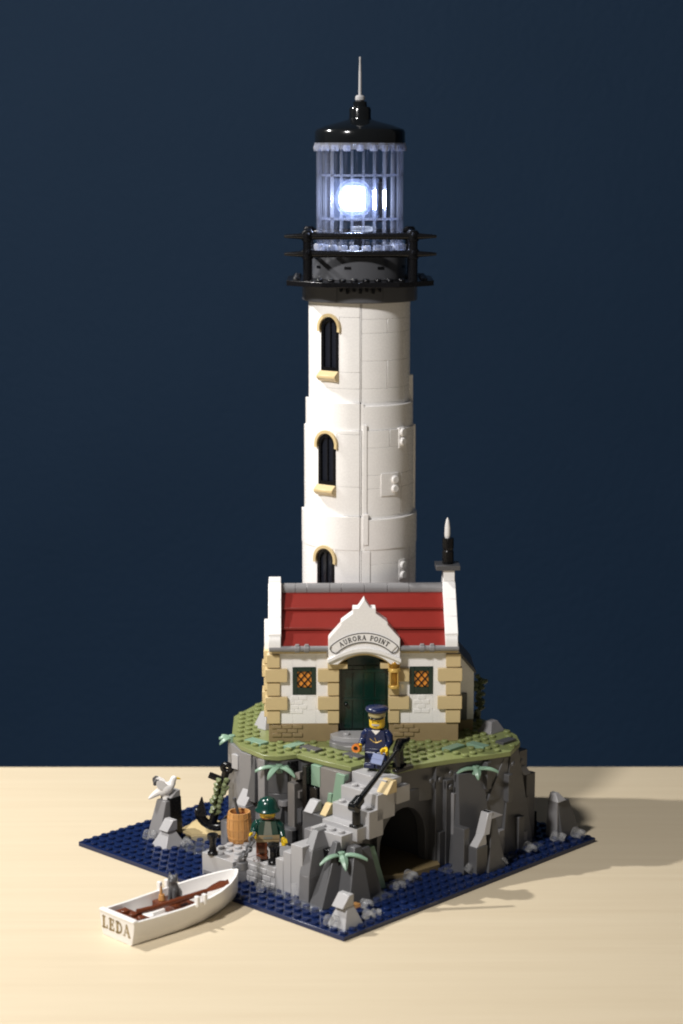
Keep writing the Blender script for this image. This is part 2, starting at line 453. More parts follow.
# hooked arch of brownish bricks
hk = MB()
for q in range(7):
    a0, a1 = R(90+q*180/7), R(90+(q+1)*180/7)
    pts = [(14.2+r*math.cos(a)*1.0, 7.2+r*math.sin(a)) for r, a in ((.55,a0),(1.15,a0),(1.15,a1),(.55,a1))]
    vs = [(9.5, -p[0]+28.4, p[1]) for p in pts]+[(10.5, -p[0]+28.4, p[1]) for p in pts]
    hk.add(vs, [(0,1,2,3),(7,6,5,4),(0,4,5,1),(1,5,6,2),(2,6,7,3),(3,7,4,0)])
hk.build('hooked_stone', 'warmgrey', isl, bevel=0)
mb.box(9.75, 10.8, 12.4, 13.4, .4, 7.3, 6)
mb.box(9.95, 11, 12.1, 13.3, 7.35, 9.15, 4)          # sand green panel
mb.box(9.95, 11.2, 9.3, 12.3, .4, 9.15, 2)           # flat brownish wall
mb.add([(9.75,9.9,5.6),(9.75,10.9,5.6),(9.75,10.2,9.1),(9.75,9.2,9.1),(10.3,9.9,5.6),(10.3,10.9,5.6),(10.3,10.2,9.1),(10.3,9.2,9.1)],
       [(0,3,2,1),(4,5,6,7),(0,1,5,4),(1,2,6,5),(2,3,7,6),(3,0,4,7)], 4)
mb.add([(9.72,10.8,5.6),(9.72,11.4,5.6),(9.72,11.1,7.2),(9.72,10.7,7.2),(10.3,10.8,5.6),(10.3,11.4,5.6),(10.3,11.1,7.2),(10.3,10.7,7.2)],
       [(0,3,2,1),(4,5,6,7),(0,1,5,4),(1,2,6,5),(2,3,7,6),(3,0,4,7)], 4)
# ledge in front of the flat wall with pale cheese slopes and a tan one
mb.box(8.4, 10, 10.0, 12.8, .4, 5.6, 0)
mb.box(7.8, 8.5, 10.6, 12.0, .4, 4.4, 1)
fru(rect(8.3,9.5,11.6,12.6), [(9.1,11.6),(9.5,11.6),(9.5,12.6),(9.1,12.6)], 5.6, 6.5, 3)
fru(rect(8.6,9.6,10.3,11.0), [(9.3,10.3),(9.6,10.3),(9.6,11.0),(9.3,11.0)], 5.6, 6.5, 5)
mb.box(8.6, 10, 12.8, 13.8, .4, 4.2, 6)
mb.box(8.2, 9.6, 13.8, 15.6, .4, 3.6, 0)
fru(rect(8.2,9.2,15.7,16.9), [(8.9,15.7),(9.2,15.7),(9.2,16.9),(8.9,16.9)], 2.4, 5.2, 0)
fru(rect(7.4,8.7,18.7,19.9), [(8.3,18.7),(8.7,18.7),(8.7,19.9),(8.3,19.9)], 4.8, 6.0, 3)
fru(rect(7.3,8.7,18.6,20.0), None, .4, 4.8, 1)
fru(rect(7.2,8.2,16.5,17.4), [(7.9,16.5),(8.2,16.5),(8.2,17.4),(7.9,17.4)], 2.4, 3.4, 5)
mb.box(8.1, 9.2, 20.5, 22.5, .4, 2.6, 1)
mb.box(7.4, 8.6, 19.4, 21.0, .4, 1.6, 0)
# --- front-right face (faces -v), in the shade
mb.box(16.7, 18.2, 5.3, 7, .4, 9.15, 0)
mb.box(17.6, 18.4, 4.9, 6, .4, 7.8, 0)
fru([(18.0,3.6),(21.6,3.0),(21.6,5),(18.0,5.6)], [(18.6,4.5),(21.0,3.7),(21.4,5),(18.6,5.4)], .4, 8.2, 0)
fru([(18.5,3.1),(20.2,2.8),(20.2,4.4),(18.5,4.4)], [(18.9,3.9),(19.8,3.7),(19.8,4.4),(18.9,4.4)], .4, 4.2, 0)
fru([(22.4,2.7),(27.0,3.0),(27.2,5.5),(22.6,5)], [(23.6,2.9),(26.0,4.0),(26.6,5.5),(23.6,5)], .4, 9.1, 0)
fru([(21.0,2.9),(22.6,2.7),(22.6,4.4),(21.0,4.4)], [(21.7,3.9),(21.9,3.8),(21.9,4.4),(21.7,4.4)], .4, 5.6, 0)
fru([(21.2,3.4),(23.2,3.0),(23.2,4.8),(21.2,4.8)], [(22.9,3.0),(23.4,2.9),(23.4,4.8),(22.9,4.8)], 5.5, 9.1, 0)
for u0, u1, v0, z0, z1, mi in ((16.9,17.6,5.0,.4,3.4,0),(18.2,18.9,4.6,.4,6.6,1),(19.4,20.3,2.9,.4,2.2,0),(22.0,22.8,2.75,.4,2.8,1),(22.9,23.5,2.5,5.2,7.6,0),(24.6,25.4,2.7,.4,3.4,0),(25.4,26.2,3.0,.4,1.8,1),(26.2,26.9,3.5,.4,4.6,0),(20.9,21.5,3.2,6.6,9.0,0)):
    mb.box(u0, u1, v0, 5.5, z0, z1, mi)
mb.box(26.4, 27.5, 4.2, 7, .4, 8.6, 0)
mb.box(27.1, 28.3, 3.9, 7, .4, 6.4, 0)
mb.box(28.3, 29.0, 4.2, 7, .4, 2.6, 6)
mb.box(27.8, 29.6, 7, 10, .4, 3.8, 0)
fru(rect(26.4,27.2,3.5,4.3), [(26.4,4.1),(27.2,4.1),(27.2,4.3),(26.4,4.3)], 6.6, 7.2, 3)
for uu, vv, zz in ((16.2,5.35,8.0),(17.0,5.05,8.0),(18.0,4.75,8.4),(18.0,4.75,7.2),(23.6,2.6,8.4),(25.4,3.1,8.2)):
    mb.lathe([(.26,0),(.26,.1),(.22,.13)], 14, 0, M4=T(uu, vv+.05, zz, R(90)))
# cave arch and sandy beach
mb = MB()
N = 12; cx, zr = 13.5, 3.0; wr = 2.85
out = [(10.3,.4),(cx-wr,.4)]+[(cx-wr*math.cos(math.pi*i/N), zr+wr*1.1*math.sin(math.pi*i/N)) for i in range(N+1)]+[(cx+wr,.4),(17.0,.4),(17.0,7.4),(10.4,7.4)]
mb.slab(out, 6.1, 7.0)
mb.build('cave_arch', 'dgrey', isl, bevel=.04)
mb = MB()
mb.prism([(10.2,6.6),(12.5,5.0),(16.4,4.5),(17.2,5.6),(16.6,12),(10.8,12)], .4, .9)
mb.build('sand', 'shadesand', isl)
mb = MB(); mb.prism([(7.6,27.4),(7.2,25.2),(9.2,23.6),(11.6,26.2),(12,28.4)], .4, .75); mb.build('sand', 'tan', isl)
mb = MB(); mb.prism([(7.9,27.0),(7.5,25.5),(9.1,24.2),(11.0,26.4),(10.4,27.8)], .75, 1.15, [(9.0,27.2),(8.8,26.2),(9.5,25.4),(10.9,26.5),(10.3,27.6)])
mb.build('sand_slope', 'tan', isl)

# ================================================================== STAIRS AND LANDING
st = bthing('stone_stairs', 'light grey brick stairs climbing from the landing stage to the grass', 'stairs', 0, 0, 0)
mb = Parts('step', ['grey'], st, .035)
mb.box(5.9, 8.4, 5.9, 9.4, 4.4, 5.6); mb.box(7.2, 9.0, 5.4, 9.3, 4.9, 6.0)
mb.box(8.3, 10.0, 5.1, 9.2, 4.9, 7.2); mb.box(9.3, 11.4, 5.1, 9.2, 6.2, 8.4); mb.box(10.6, 12.4, 5.3, 9.2, 7.4, 9.3)
mb.prism(rect(11.4,13.0,4.9,6.3), 7.2, 8.6)
mb.a = ('stud', ['grey'], st, .02)
for u, v in ((6.5,6.5),(6.5,7.5),(6.6,8.7)): mb.stud(u, v, 5.6)
for u, v in ((8.9,5.7),(8.8,8.6)): mb.stud(u, v, 7.2)
for u, v in ((9.9,8.2),(9.9,7.2)): mb.stud(u, v, 8.4)
# small steps down to the landing stage
mb.a = ('step', ['grey'], st, .035)
mb.box(3.45, 7.5, 7.9, 9.2, .4, 4.8); mb.box(3.42, 7.5, 9.2, 10.05, .4, 4.0); mb.box(3.39, 7.5, 10.05, 10.9, .4, 3.2)
mb = Parts('footing', ['dgrey'], st, .04)
mb.box(8.4, 10.4, 6.6, 9.3, .4, 4.9); mb.box(6.6, 8.6, 6.8, 9.3, .4, 4.4); mb.box(10, 11, 6.6, 9.3, .4, 7.3)
mb = MB()
mb.prism(rect(10.0,11.2,4.7,5.9), 8.35, 9.35, [(10.75,4.7),(11.2,4.7),(11.2,5.9),(10.75,5.9)])
mb.build('tan_slope', 'tan', st)

dock = bthing('landing_stage', 'low light grey brick quay with a studded top beside the moored boat', 'quay', 0, 0, 0)
mb = MB()
def course(u0, u1, v0, v1, z0, z1, seam):
    mb.box(u0, u1, v0, v1, z0, z1)
mb.box(1.8, 8, 14.3, 18.0, .4, 2.4)
mb.box(3.36, 8, 10.9, 14.3, .4, 2.35)
for u, v in ((2.5,17.5),(3.5,17.5),(2.5,16.5),(4.5,13.5),(3.5,16.5),(4.5,16.5),(5.5,16.5),(3.5,15.5),(4.5,15.5),(5.5,14.5),(6.5,14.5),(4.5,17.5),(2.5,14.5),(6.5,15.5)): mb.stud(u, v, 2.4)
mb.build('quay_block', 'grey', dock, bevel=.035)
mb = MB()   # brick relief on the wall facing the boat
for i, (z0, z1, off) in enumerate(((.5,.95,0),(1.02,1.47,.5),(1.54,1.99,0))):
    v = 10.95+off
    while v < 14.0:
        mb.box(3.28, 3.5, v, min(v+.92, 14.25), z0, z1); v += 1.0
mb.build('brick_relief', 'grey', dock, bevel=.05)
mb = Parts('edge_tile', ['midgrey'], dock); mb.box(1.7, 1.95, 14.5, 17.8, .66, 1.0); mb.box(5.0,6.6,11.0,12.0,2.36,2.6)

# ------------------------------------------------------------------ rock outcrops
def outcrop(label, pieces, u, v, rz=0):
    t = bthing('rock_outcrop', label, 'rock', u, v, .4, rz, 'rock outcrops standing in the blue sea')
    for name, mat, frs in pieces:
        m_ = MB()
        for b_, t_, z0, z1 in frs: m_.prism(b_, z0, z1, t_)
        m_.build(name, mat, t, bevel=.045)
    return t
# big curved pillar under the landing
outcrop('tall dark grey rock cluster holding up the stair landing, curved at its left edge', [
    ('curved_slope', 'midgrey2', [(rect(-.4,1.6,2.3,3.4), rect(-.1,1.9,2.5,3.6), 0, 2.2), (rect(-.1,1.9,2.5,3.6), rect(.7,2.6,2.9,3.9), 2.2, 4.1), (rect(.7,2.6,2.9,3.9), rect(2.0,2.9,3.5,4.2), 4.1, 5.35)]),
    ('pointed_slope', 'dgrey', [([(-.6,.6),(2.4,.4),(2.6,2.4),(-.5,2.2)], [(2.3,1.7),(2.6,1.6),(2.6,2.2),(2.3,2.2)], 0, 4.7)]),
    ('dark_slope', 'dgrey', [([(1.0,-.9),(3.6,-.9),(3.8,1.6),(1.0,1.2)], [(3.0,.4),(3.7,.3),(3.8,1.2),(3.0,1.2)], 0, 4.4),
                             (rect(3.5,5.6,-.3,2.0), rect(3.8,5.2,.8,2.0), 0, 3.9)]),
    ('green_slope', 'sandgreen', [(rect(5.6,6.8,.4,2.0), rect(5.6,6.2,1.2,2.0), 0, 3.6)]),
    ('core', 'black', [(rect(1.9,4,1.2,3.9), None, 0, 4.0)]),
    ('clear_cylinder', 'clear', [(rect(-.8,-.4,3.5,3.9), None, 0, 1.5)]),
    ], 3.3, 4.4)
# small pyramid at the front corner
outcrop('small grey pyramid rock with a pale cap at the front corner of the blue plate', [
    ('slope', 'grey', [([(0,0),(2.1,0),(2.1,2),(0,2)], [(.8,.6),(1.5,.6),(1.5,1.5),(.8,1.5)], 0, 1.7)]),
    ('cap', 'grey', [([(.2,.5),(1.5,.5),(1.5,1.7),(.2,1.7)], [(1.0,.5),(1.5,.5),(1.5,1.7),(1.0,1.7)], 1.55, 2.5)]),
    ('tan_stud', 'nougat', [(rect(1.6,2.3,.5,1.1), None, 1.2, 1.5)]),
    ], .95, .75)
# outcrop on the right with pale slopes
outcrop('stepped grey rock with two pale slopes on its top, before the dark cliff', [
    ('slope', 'dgrey', [([(.2,0),(2.5,0),(2.6,1.8),(.4,1.8)], [(1.4,.7),(1.7,.6),(2.2,1.6),(1.2,1.6)], 0, 4.5),
                        (rect(-1.0,.4,.3,1.7), None, 0, 2.4), (rect(-1.6,-.9,1.2,2.4), None, 0, 4.0)]),
    ('pale_slope', 'grey', [(rect(-.9,.4,.4,1.3), [(.1,.5),(.4,.5),(.4,1.3),(.1,1.3)], 2.4, 3.3), ([(.1,.5),(.75,.4),(.75,1.3),(.1,1.4)], [(.9,.7),(1.4,.6),(1.4,1.5),(.9,1.5)], 3.2, 4.95), ([(1.0,.5),(2.7,.5),(2.7,1.2),(1.0,1.2)], [(1.0,.7),(1.5,.7),(1.5,1.5),(1.0,1.5)], 4.4, 4.95)]),
    ], 18.3, .95)
# right corner
outcrop('lone tall dark grey rock near the right corner of the blue plate', [
    ('slope', 'dgrey', [([(0,0),(2.6,0),(2.6,1.7),(0,1.7)], [(0,.5),(1.5,.5),(1.6,1.4),(0,1.4)], 0, 3.2)]),
    ('lit_side_slope', 'midgrey', [(rect(-.35,.35,.3,1.6), rect(-.15,.35,.5,1.5), 0, 3.3)]),  # left side coloured lighter, as if lit
    ('pale_slope', 'grey', [(rect(-.2,1.0,.35,1.5), [(.1,.9),(.5,.9),(.5,1.5),(.1,1.5)], 3.25, 3.95)]),
    ], 29.7, 1.9)
# gull's rock
outcrop('grey rock with a shaded right face on which the white seagull perches', [
    ('lit_side', 'midgrey', [(rect(-1.0,.5,.7,2.3), rect(0,.5,.8,2.0), 0, 3.4)]),
    ('shaded_side', 'black', [(rect(.45,1.75,.6,2.3), rect(.45,1.7,.7,2.0), 0, 3.6)]),  # right side coloured black for shade, left side grey as lit
    ('cap', 'grey', [(rect(.5,1.7,.8,1.95), [(1.3,.8),(1.7,.8),(1.7,1.8),(1.3,1.8)], 3.55, 4.15)]),
    ], 5.7, 26.1)
outcrop('squat light grey rock at the foot of the gull rock', [
    ('slope', 'grey', [([(0,0),(2.2,-.2),(2.3,1.9),(0,2.0)], [(.9,.6),(1.5,.6),(1.5,1.4),(.9,1.4)], 0, 1.5)]),
    ('cap', 'grey', [(rect(.5,1.7,.4,1.5), [(1.2,.4),(1.7,.4),(1.7,1.5),(1.2,1.5)], 1.4, 2.3)]),
    ], 3.7, 24.7)
# behind the cottage
outcrop('pale grey rock lying on the grass behind the right end of the cottage', [
    ('slope', 'midgrey', [([(0,0),(2.0,0),(2.0,1.6),(0,1.6)], [(.7,.5),(1.5,.5),(1.5,1.2),(.7,1.2)], 0, .95)]),
    ], 25.9, 7.0).location.z = GZ*S
outcrop('light grey rock piece on the grass at the back left corner of the cottage', [
    ('slope', 'grey', [([(0,0),(1.6,0),(1.6,1.6),(0,1.6)], [(.6,.5),(1.2,.5),(1.2,1.2),(.6,1.2)], 0, 1.4)]),
    ], 13.3, 22.2).location.z = GZ*S

# ------------------------------------------------------------------ clear splash pieces
def splash_mesh():
    m_ = MB()
    for k in range(7):
        a0, a1 = R(10+k*22), R(10+(k+1)*22)
        p = [(r*math.cos(a), r*math.sin(a)*1.15) for r, a in ((.30,a0),(.52,a0),(.52,a1),(.30,a1))]
        vs = [(q[0], -.38, q[1]+.1) for q in p]+[(q[0], .0, q[1]+.1) for q in p]
        m_.add(vs, [(0,1,2,3),(7,6,5,4),(0,4,5,1),(1,5,6,2),(2,6,7,3),(3,7,4,0)])
    m_.lathe([(.26,-.1),(.26,.35),(.2,.48),(.1,.54)], 16, 0, (.12,.24,.08))
    return m_
sp0 = None
for (u, v, rz, sc, tilt, lab) in [
    (4.3,27.6,40,1.3,14,'clear splash piece at the left foot of the gull rock'),
    (5.3,24.0,-20,1.2,10,'clear splash piece right of the squat light grey rock'),
    (4.3,19.6,30,1.5,12,'large clear splash piece by the left black bollard of the quay'),
    (2.3,11.2,80,1.2,8,'clear splash piece under the quay wall by the boat bow'),
    (.75,2.1,60,1.25,16,'clear splash piece left of the small pyramid rock at the front corner'),
    (3.6,1.0,-10,1.2,8,'clear splash piece right of the small pyramid rock'),
    (4.6,.9,50,.9,10,'smallest clear splash piece right of the pyramid rock'),
    (12.4,4.4,10,1.3,10,'clear splash piece at the mouth of the dark cave'),
    (10.3,3.6,70,1.0,6,'clear splash piece left of the cave beach'),
    (17.1,2.5,20,1.45,24,'bright clear splash piece left of the stepped rock with pale slopes'),
    (20.6,1.5,-30,1.2,10,'clear splash piece right of the stepped rock with pale slopes'),
    (24.6,1.7,0,1.3,18,'clear splash piece under the middle of the right cliff'),
    (28.4,1.5,35,1.4,20,'clear splash piece at the foot of the lone right rock'),
    (30.4,.9,10,1.4,16,'clear splash piece nearest the right tip of the blue plate'),
    (5.2,2.6,0,1.2,0,'upright clear splash piece behind the small pyramid rock')]:
    if sp0 is None: o = sp0 = splash_mesh().build('splash_piece', 'clear', bevel=.05)
    else: o = sp0.copy(); C.objects.link(o)
    x, y = uv(u, v); o.location = Vector((x, y, .55))*S; o.scale = (sc,)*3
    o.rotation_euler = (R(tilt), R(tilt*.4), BROT+R(rz)); tagged(o, lab, 'splash piece', 'clear splash pieces round the rocks')

# ------------------------------------------------------------------ palm leaf plants
def palm(label, u, v, z, rz, leaves, sc=.8, world=False):
    t = bthing('palm_plant', label, 'plant', u, v, z, 0, 'sand green leaf plants on the cliff')
    t.rotation_euler.z = R(rz)
    m_ = MB(); m_.cyl(0, 0, -.5, .25, .34, .3, 14); m_.build('stem', 'sandgreen', t, bevel=.04)
    for a, L, droop, rise in leaves:
        m_ = MB(); n = 7; vs = []; fs = []
        for i in range(n+1):
            s_ = i/n; x = .2+L*s_; wd = .34*math.sin(math.pi*min(1, .14+s_*.86))**.7*(1 if s_ < .9 else .75)+.05
            zc = .1+rise*math.sin(s_*1.6)-droop*s_*s_
            for yy, dz in ((-wd, -.10), (0, .06), (wd, -.10), (wd, -.22), (0, -.08), (-wd, -.22)): vs.append((x, yy, zc+dz))
        for i in range(n):
            for k in range(6): fs.append((i*6+k, i*6+(k+1) % 6, (i+1)*6+(k+1) % 6, (i+1)*6+k))
        fs.append(tuple(range(5,-1,-1))); fs.append(tuple(n*6+k for k in range(6)))
        m_.T = Matrix.Rotation(R(a), 4, 'Z') @ Matrix.Scale(sc, 4)
        m_.add(vs, [f[::-1] for f in fs]); m_.build('leaf', 'sandgreen', t, bevel=0, smooth=30)
    return t
palm('sand green palm leaves under the grass edge above the green hatted figure', 8.9, 16.0, 8.6, 0, [(-172,2.4,.75,.35),(-125,1.9,1.1,.25),(-40,2.0,1.0,.3),(20,1.5,.5,.2)])
palm('sand green palm leaves under the stair landing at the front corner', 5.6, 5.6, 4.2, 0, [(-155,2.2,1.1,.4),(-75,1.6,1.2,.2),(-15,2.5,.8,.5),(100,1.2,.4,.2)])
palm('shaded sand green palm leaves high on the right cliff', 20.2, 3.9, 8.5, 0, [(-170,2.0,.9,.4),(-80,1.1,1.0,.2),(-8,2.2,.7,.4),(60,1.2,.4,.2)])
palm('sand green leaves poking out at the far left edge of the grass', 10.0, 23.0, 9.5, 0, [(-178,1.2,.4,.3),(-150,1.3,.7,.2),(165,1.0,.2,.3)])

# ================================================================== COTTAGE
cot = thing('cottage', 'white brick cottage with tan corner stones, red roof and a curved name sign', 'cottage', (COTX, COTY, GZ), YAW)
mb = MB()
WX = 8.15; DY = 8.8; EV = 8.0
def wall_run(x0, x1, z0, z1, y0=0., y1=.9):
    """courses of white bricks between x0 and x1"""
    z = z0; k = 0
    while z < z1-.01:
        h = min(1.2, z1-z); x = x0; first = True
        while x < x1-.01:
            L = min((2.0 if (k % 2 and first) else 4.0), x1-x); first = False
            mb.box(x, x+L, y0, y1, z, z+h); x += L
        z += h; k += 1
wins = [(-6.1,-4.1), (3.95,5.95)]
for s_, (wx0, wx1) in zip((-1, 1), wins):
    a, b = (-WX, -2.15) if s_ < 0 else (2.15, WX)
    wall_run(a, wx0, 1.6, 7.8); wall_run(wx1, b, 1.6, 7.8); wall_run(wx0, wx1, 1.6, 4.15); wall_run(wx0, wx1, 6.6, 7.8)
mb.box(-WX, WX, .02, .9, 7.8, 8.5)
mb.box(-WX, -WX+.9, .9, DY, 1.6, EV); mb.box(WX-.9, WX, .9, DY, 1.6, EV); mb.box(-WX+.9, WX-.9, DY-.9, DY, 1.6, EV)
mb.build('wall', 'white', cot, bevel=.022)
mb = MB()
mb.box(-WX-.02, -2.2, -.04, DY, 0, 1.6); mb.box(2.2, WX+.02, -.04, DY, 0, 1.6)
for x0, x1 in ((-7.9,-5.9),(2.6,4.4)):
    for i, z in enumerate((.45,.82,1.19)):
        xx = x0+(.45 if i % 2 else 0)
        while xx < x1: mb.box(xx, xx+.82, -.13, .1, z, z+.32); xx += .9
mb.build('foundation', 'darktan', cot, bevel=.03)
for x0, x1 in ((-6.6,-5.2),(4.3,5.3)):   # masonry relief bricks under each window
    mb = MB()
    for i, z in enumerate((2.5,2.9,3.3,3.7)):
        xx = x0+(.35 if i % 2 else 0)
        while xx < x1: mb.box(xx, xx+.66, -.035, .1, z, z+.36); xx += .7
    mb.build('masonry_relief', 'white', cot, bevel=.025)
mb = MB(); mb.box(-8.1, -3.2, -.14, .1, 7.82, 8.25); mb.build('cornice', 'tan', cot)
mb = MB(); mb.box(3.2, 8.1, -.14, .1, 7.82, 8.25); mb.build('cornice', 'tan', cot)
def quoin_column(x_in, x_out, wide_to, jut):
    for i in range(5):
        z0 = 1.6+1.235*i+.05; z1 = z0+1.135
        m_ = MB()
        if i % 2: m_.box(x_out+jut, wide_to, -.34, .7, z0, z1)
        else: m_.box(x_out, x_in, -.2, .7, z0, z1)
        m_.build('corner_stone', 'tan', cot, bevel=.035)
quoin_column(-7.2, -8.32, -6.55, -.14); quoin_column(7.05, 8.32, 6.35, .12)
quoin_column(-3.1, -2.12, -3.95, 0); quoin_column(3.05, 2.12, 3.9, 0)
for i in range(5):
    m_ = MB(); z0 = 1.65+1.2*i; m_.box(-8.75 if i % 2 else -8.6, -8.0, 2.0, 4.0, z0, z0+1.1); m_.build('corner_stone', 'tan', cot, bevel=.035)
# windows
for wx0, wx1 in wins:
    m_ = MB(); z0, z1 = 4.18, 6.58
    m_.box(wx0, wx0+.40, -.06, .4, z0, z1); m_.box(wx1-.40, wx1, -.06, .4, z0, z1)
    m_.box(wx0+.40, wx1-.40, -.06, .4, z0, z0+.62); m_.box(wx0+.40, wx1-.40, -.06, .4, z1-.38, z1)
    f = m_.build('window', 'dgreen', cot, bevel=.03)
    m_ = MB(); m_.box(wx0+.3, wx1-.3, .12, .22, z0+.5, z1-.28); m_.build('pane', 'amber', f, bevel=0)
    m_ = MB(); a, b, c, d = wx0+.40, wx1-.40, z0+.62, z1-.38; ww, hh = b-a, d-c
    for k in range(-3, 7):
        for sg in (1, -1):
            p0 = k/2.0-.25
            lo, hi = max(0, -p0), min(1, 1-p0)
            if hi-lo < .12: continue
            xA, xB = p0+lo, p0+hi; zA, zB = lo, hi
            if sg < 0: xA, xB = 1-xA, 1-xB
            m_.rod((a+xA*ww, .06, c+zA*hh), (a+xB*ww, .06, c+zB*hh), .06, n=6)
    m_.build('lattice', 'black', f, bevel=0)
# door
m_ = MB(); m_.box(-2.12, 2.12, .55, .75, 0, 7.7); dr = m_.build('door', 'dgreen', cot)
m_ = MB()
for x0, x1 in ((-1.9,-.98),(-.92,-.02),(.02,.92),(.98,1.9)): m_.box(x0, x1, .44, .6, 1.0, 6.6)
m_.box(-1.9, 1.9, .38, .5, 3.5, 3.75); m_.box(-1.9, 1.9, .38, .5, 6.0, 6.25)
m_.build('door_boards', 'dgreen', dr, bevel=.03)
m_ = MB(); m_.rod((-1.5,.46,3.2), (-1.5,.25,3.2), .1, .1, 10); m_.ell((-1.5,.2,3.2), (.16,.12,.16)); m_.build('door_knob', 'black', dr, bevel=0)
# pediment with arch
m_ = MB()
N = 12; arch = [(2.25-4.5*i/N, 7.05+.95*math.sin(math.pi*(1-i/N))**.75) for i in range(N+1)]
m_.slab([(3.05,7.05),(3.05,9.3),(2.0,10.5),(1.98,10.75),(.98,11.5),(.98,11.95),(.52,11.95),(0,12.75),(-.52,11.95),(-.98,11.95),(-.98,11.5),(-1.98,10.75),(-2.0,10.5),(-3.05,9.3),(-3.05,7.05)]+[(-x, z) for x, z in arch], -.97, .4)
m_.build('pediment', 'white', cot, bevel=.035)
m_ = MB()   # raised curved lip over the door
lip = [(3.15-6.3*i/N, 7.2+ .98*max(0, math.sin(math.pi*(1-i/N)))**1.0) for i in range(N+1)]
m_.slab([(x, z+.36) for x, z in lip[::-1]][::-1][::-1] and [(x, z) for x, z in lip[::-1]]+[(x, z+.36) for x, z in lip], -1.2, -.6)
m_.build('arch', 'white', cot, bevel=.04)
m_ = MB()
ta = [(2.2-4.4*i/N, 6.9+.86*math.sin(math.pi*(1-i/N))**.75) for i in range(N+1)]
m_.slab([(x, z) for x, z in ta[::-1]]+[(2.2,8.0),(-2.2,8.0)], -.55, .2)
m_.box(-3.1,-2.2,-.5,.3,6.55,7.04); m_.box(2.2,3.1,-.5,.3,6.55,7.04); m_.box(-2.2,-1.4,-.5,.3,6.55,7.0) ; m_.box(1.4,2.2,-.5,.3,6.55,7.0)
m_.build('arch_stone', 'tan', cot)
# name sign: curved band, black outline and lettering
RS, ZC = 3.75, 9.42-3.75
m_ = MB()
def ps(a, rr, d): return (RSX(a, rr), -1.0-d, ZC+rr*math.cos(a))
def RSX(a, rr): return rr*math.sin(a)
AM = R(43)
def band(m_, r0, r1, a0, a1, d0, d1, n=20, mi=0):
    vs = []; fs = []
    for i in range(n+1):
        a = a0+(a1-a0)*i/n
        vs += [ps(a, r0, d1), ps(a, r1, d1), ps(a, r0, d0), ps(a, r1, d0)]
    for i in range(n):
        p, q = i*4, i*4+4
        fs += [(p, q, q+1, p+1), (p+1, q+1, q+3, p+3), (p+2, q+2, q, p), (p+3, q+3, q+2, p+2)]
    fs += [(0, 1, 3, 2), (n*4+1, n*4, n*4+2, n*4+3)]
    m_.add(vs, fs, mi)
band(m_, RS-.42, RS+.42, -AM, AM, -.1, .06)
sg = m_.build('name_sign', 'white', cot, bevel=.02)
m_ = MB()
band(m_, RS+.36, RS+.43, -AM, AM, .05, .085); band(m_, RS-.43, RS-.36, -AM, AM, .05, .085)
for s_ in (-1, 1):
    pts = [(AM, RS+.395), (AM+.055, RS+.30), (AM+.08, RS), (AM+.055, RS-.30), (AM, RS-.395)]
    m_.tube([ps(s_*a, r_, .06) for a, r_ in pts], .04, 6)
m_.build('sign_border', 'blackink', sg, bevel=0)
m_ = MB(); txt = 'AURORA POINT'; hgt = .40; TL = text_len(txt, .12)*hgt*1.0
def pl(x, y, d):
    a = (x*hgt-TL/2)/RS
    return ps(a, RS-hgt/2+y*hgt, .095 if d == 0 else .05)
write(m_, txt, pl, space=.12, bold=1.15); m_.build('lettering', 'blackink', sg, bevel=0)
# end pieces of the sign on the white pediment
# roof
rf = None
m_ = MB()
RY0, RZ0, RY1, RZ1 = -.55, 8.36, 3.9, 12.55           # eave and ridge
for k in range(3):
    y0 = RY0+(RY1-RY0)*k/3; y1 = RY0+(RY1-RY0)*(k+1)/3; z0 = RZ0+(RZ1-RZ0)*k/3; z1 = RZ0+(RZ1-RZ0)*(k+1)/3
    ov = .42 if k else .08
    m_.side([(y0-ov, z0-.0), (y0-ov, z0+.19), (y1, z1+.17), (y1+.6, z1-.25), (y0+.9, z0-.1), (y0+.05, z0-.02)][::-1], -7.2, 7.0)
m_.side([(3.9,12.6),(8.9,8.1),(8.9,7.9),(3.9,11.6)][::-1], -7.2, 7.0)
rf = m_.build('roof', 'red', cot, bevel=.012)
m_ = MB(); x = -7.15
for L in (1.3,1,2,1,2,2,1.9,2.9):
    m_.rod((x+.015,3.9,12.6), (min(x+L,6.95)-.015,3.9,12.6), .53, n=24); x += L
    if x >= 6.95: break
m_.build('ridge_cap', 'midgrey', rf, bevel=.02)
def gable(x0, x1, name):
    m_ = MB()
    m_.side([(-.8,8.3),(-.8,9.0),(-.5,9.55),(3.1,13.1),(3.3,13.55),(4.7,13.55),(8.9,9.3),(8.9,8.3)][::-1], x0, x1)
    for k in range(3):
        y0 = -.55+k*1.25
        m_.side([(y0, 9.35+k*1.24), (y0, 9.62+k*1.24), (y0+1.20, 10.84+k*1.24), (y0+1.25, 10.5+k*1.24)][::-1], x0-.03, x1+.03)
    return m_.build(name, 'white', cot, bevel=.03)
gable(-8.15, -7.1, 'gable'); gable(6.95, 8.0, 'gable')
m_ = MB(); m_.side([(2.6,7.4),(2.6,8.2),(3.6,9.9),(4.2,9.9),(4.2,7.4)][::-1], -8.55, -8.1); m_.build('gable_fin', 'white', cot)
ch = MB(); ch.box(7.0, 7.98, 3.2, 5.0, 13.4, 14.35); ch = ch.build('chimney', 'white', cot)
m_ = MB(); m_.box(6.35, 8.45, 3.0, 5.2, 14.36, 14.78); m_.build('chimney_cap', 'dgrey', ch)
m_ = MB(); m_.lathe([(.5,14.78),(.5,15.9),(.44,15.95),(.44,16.1),(.5,16.15),(.5,17.05)], 20, 0, (7.45,4.1,0)); m_.build('chimney_pot', 'black', ch)
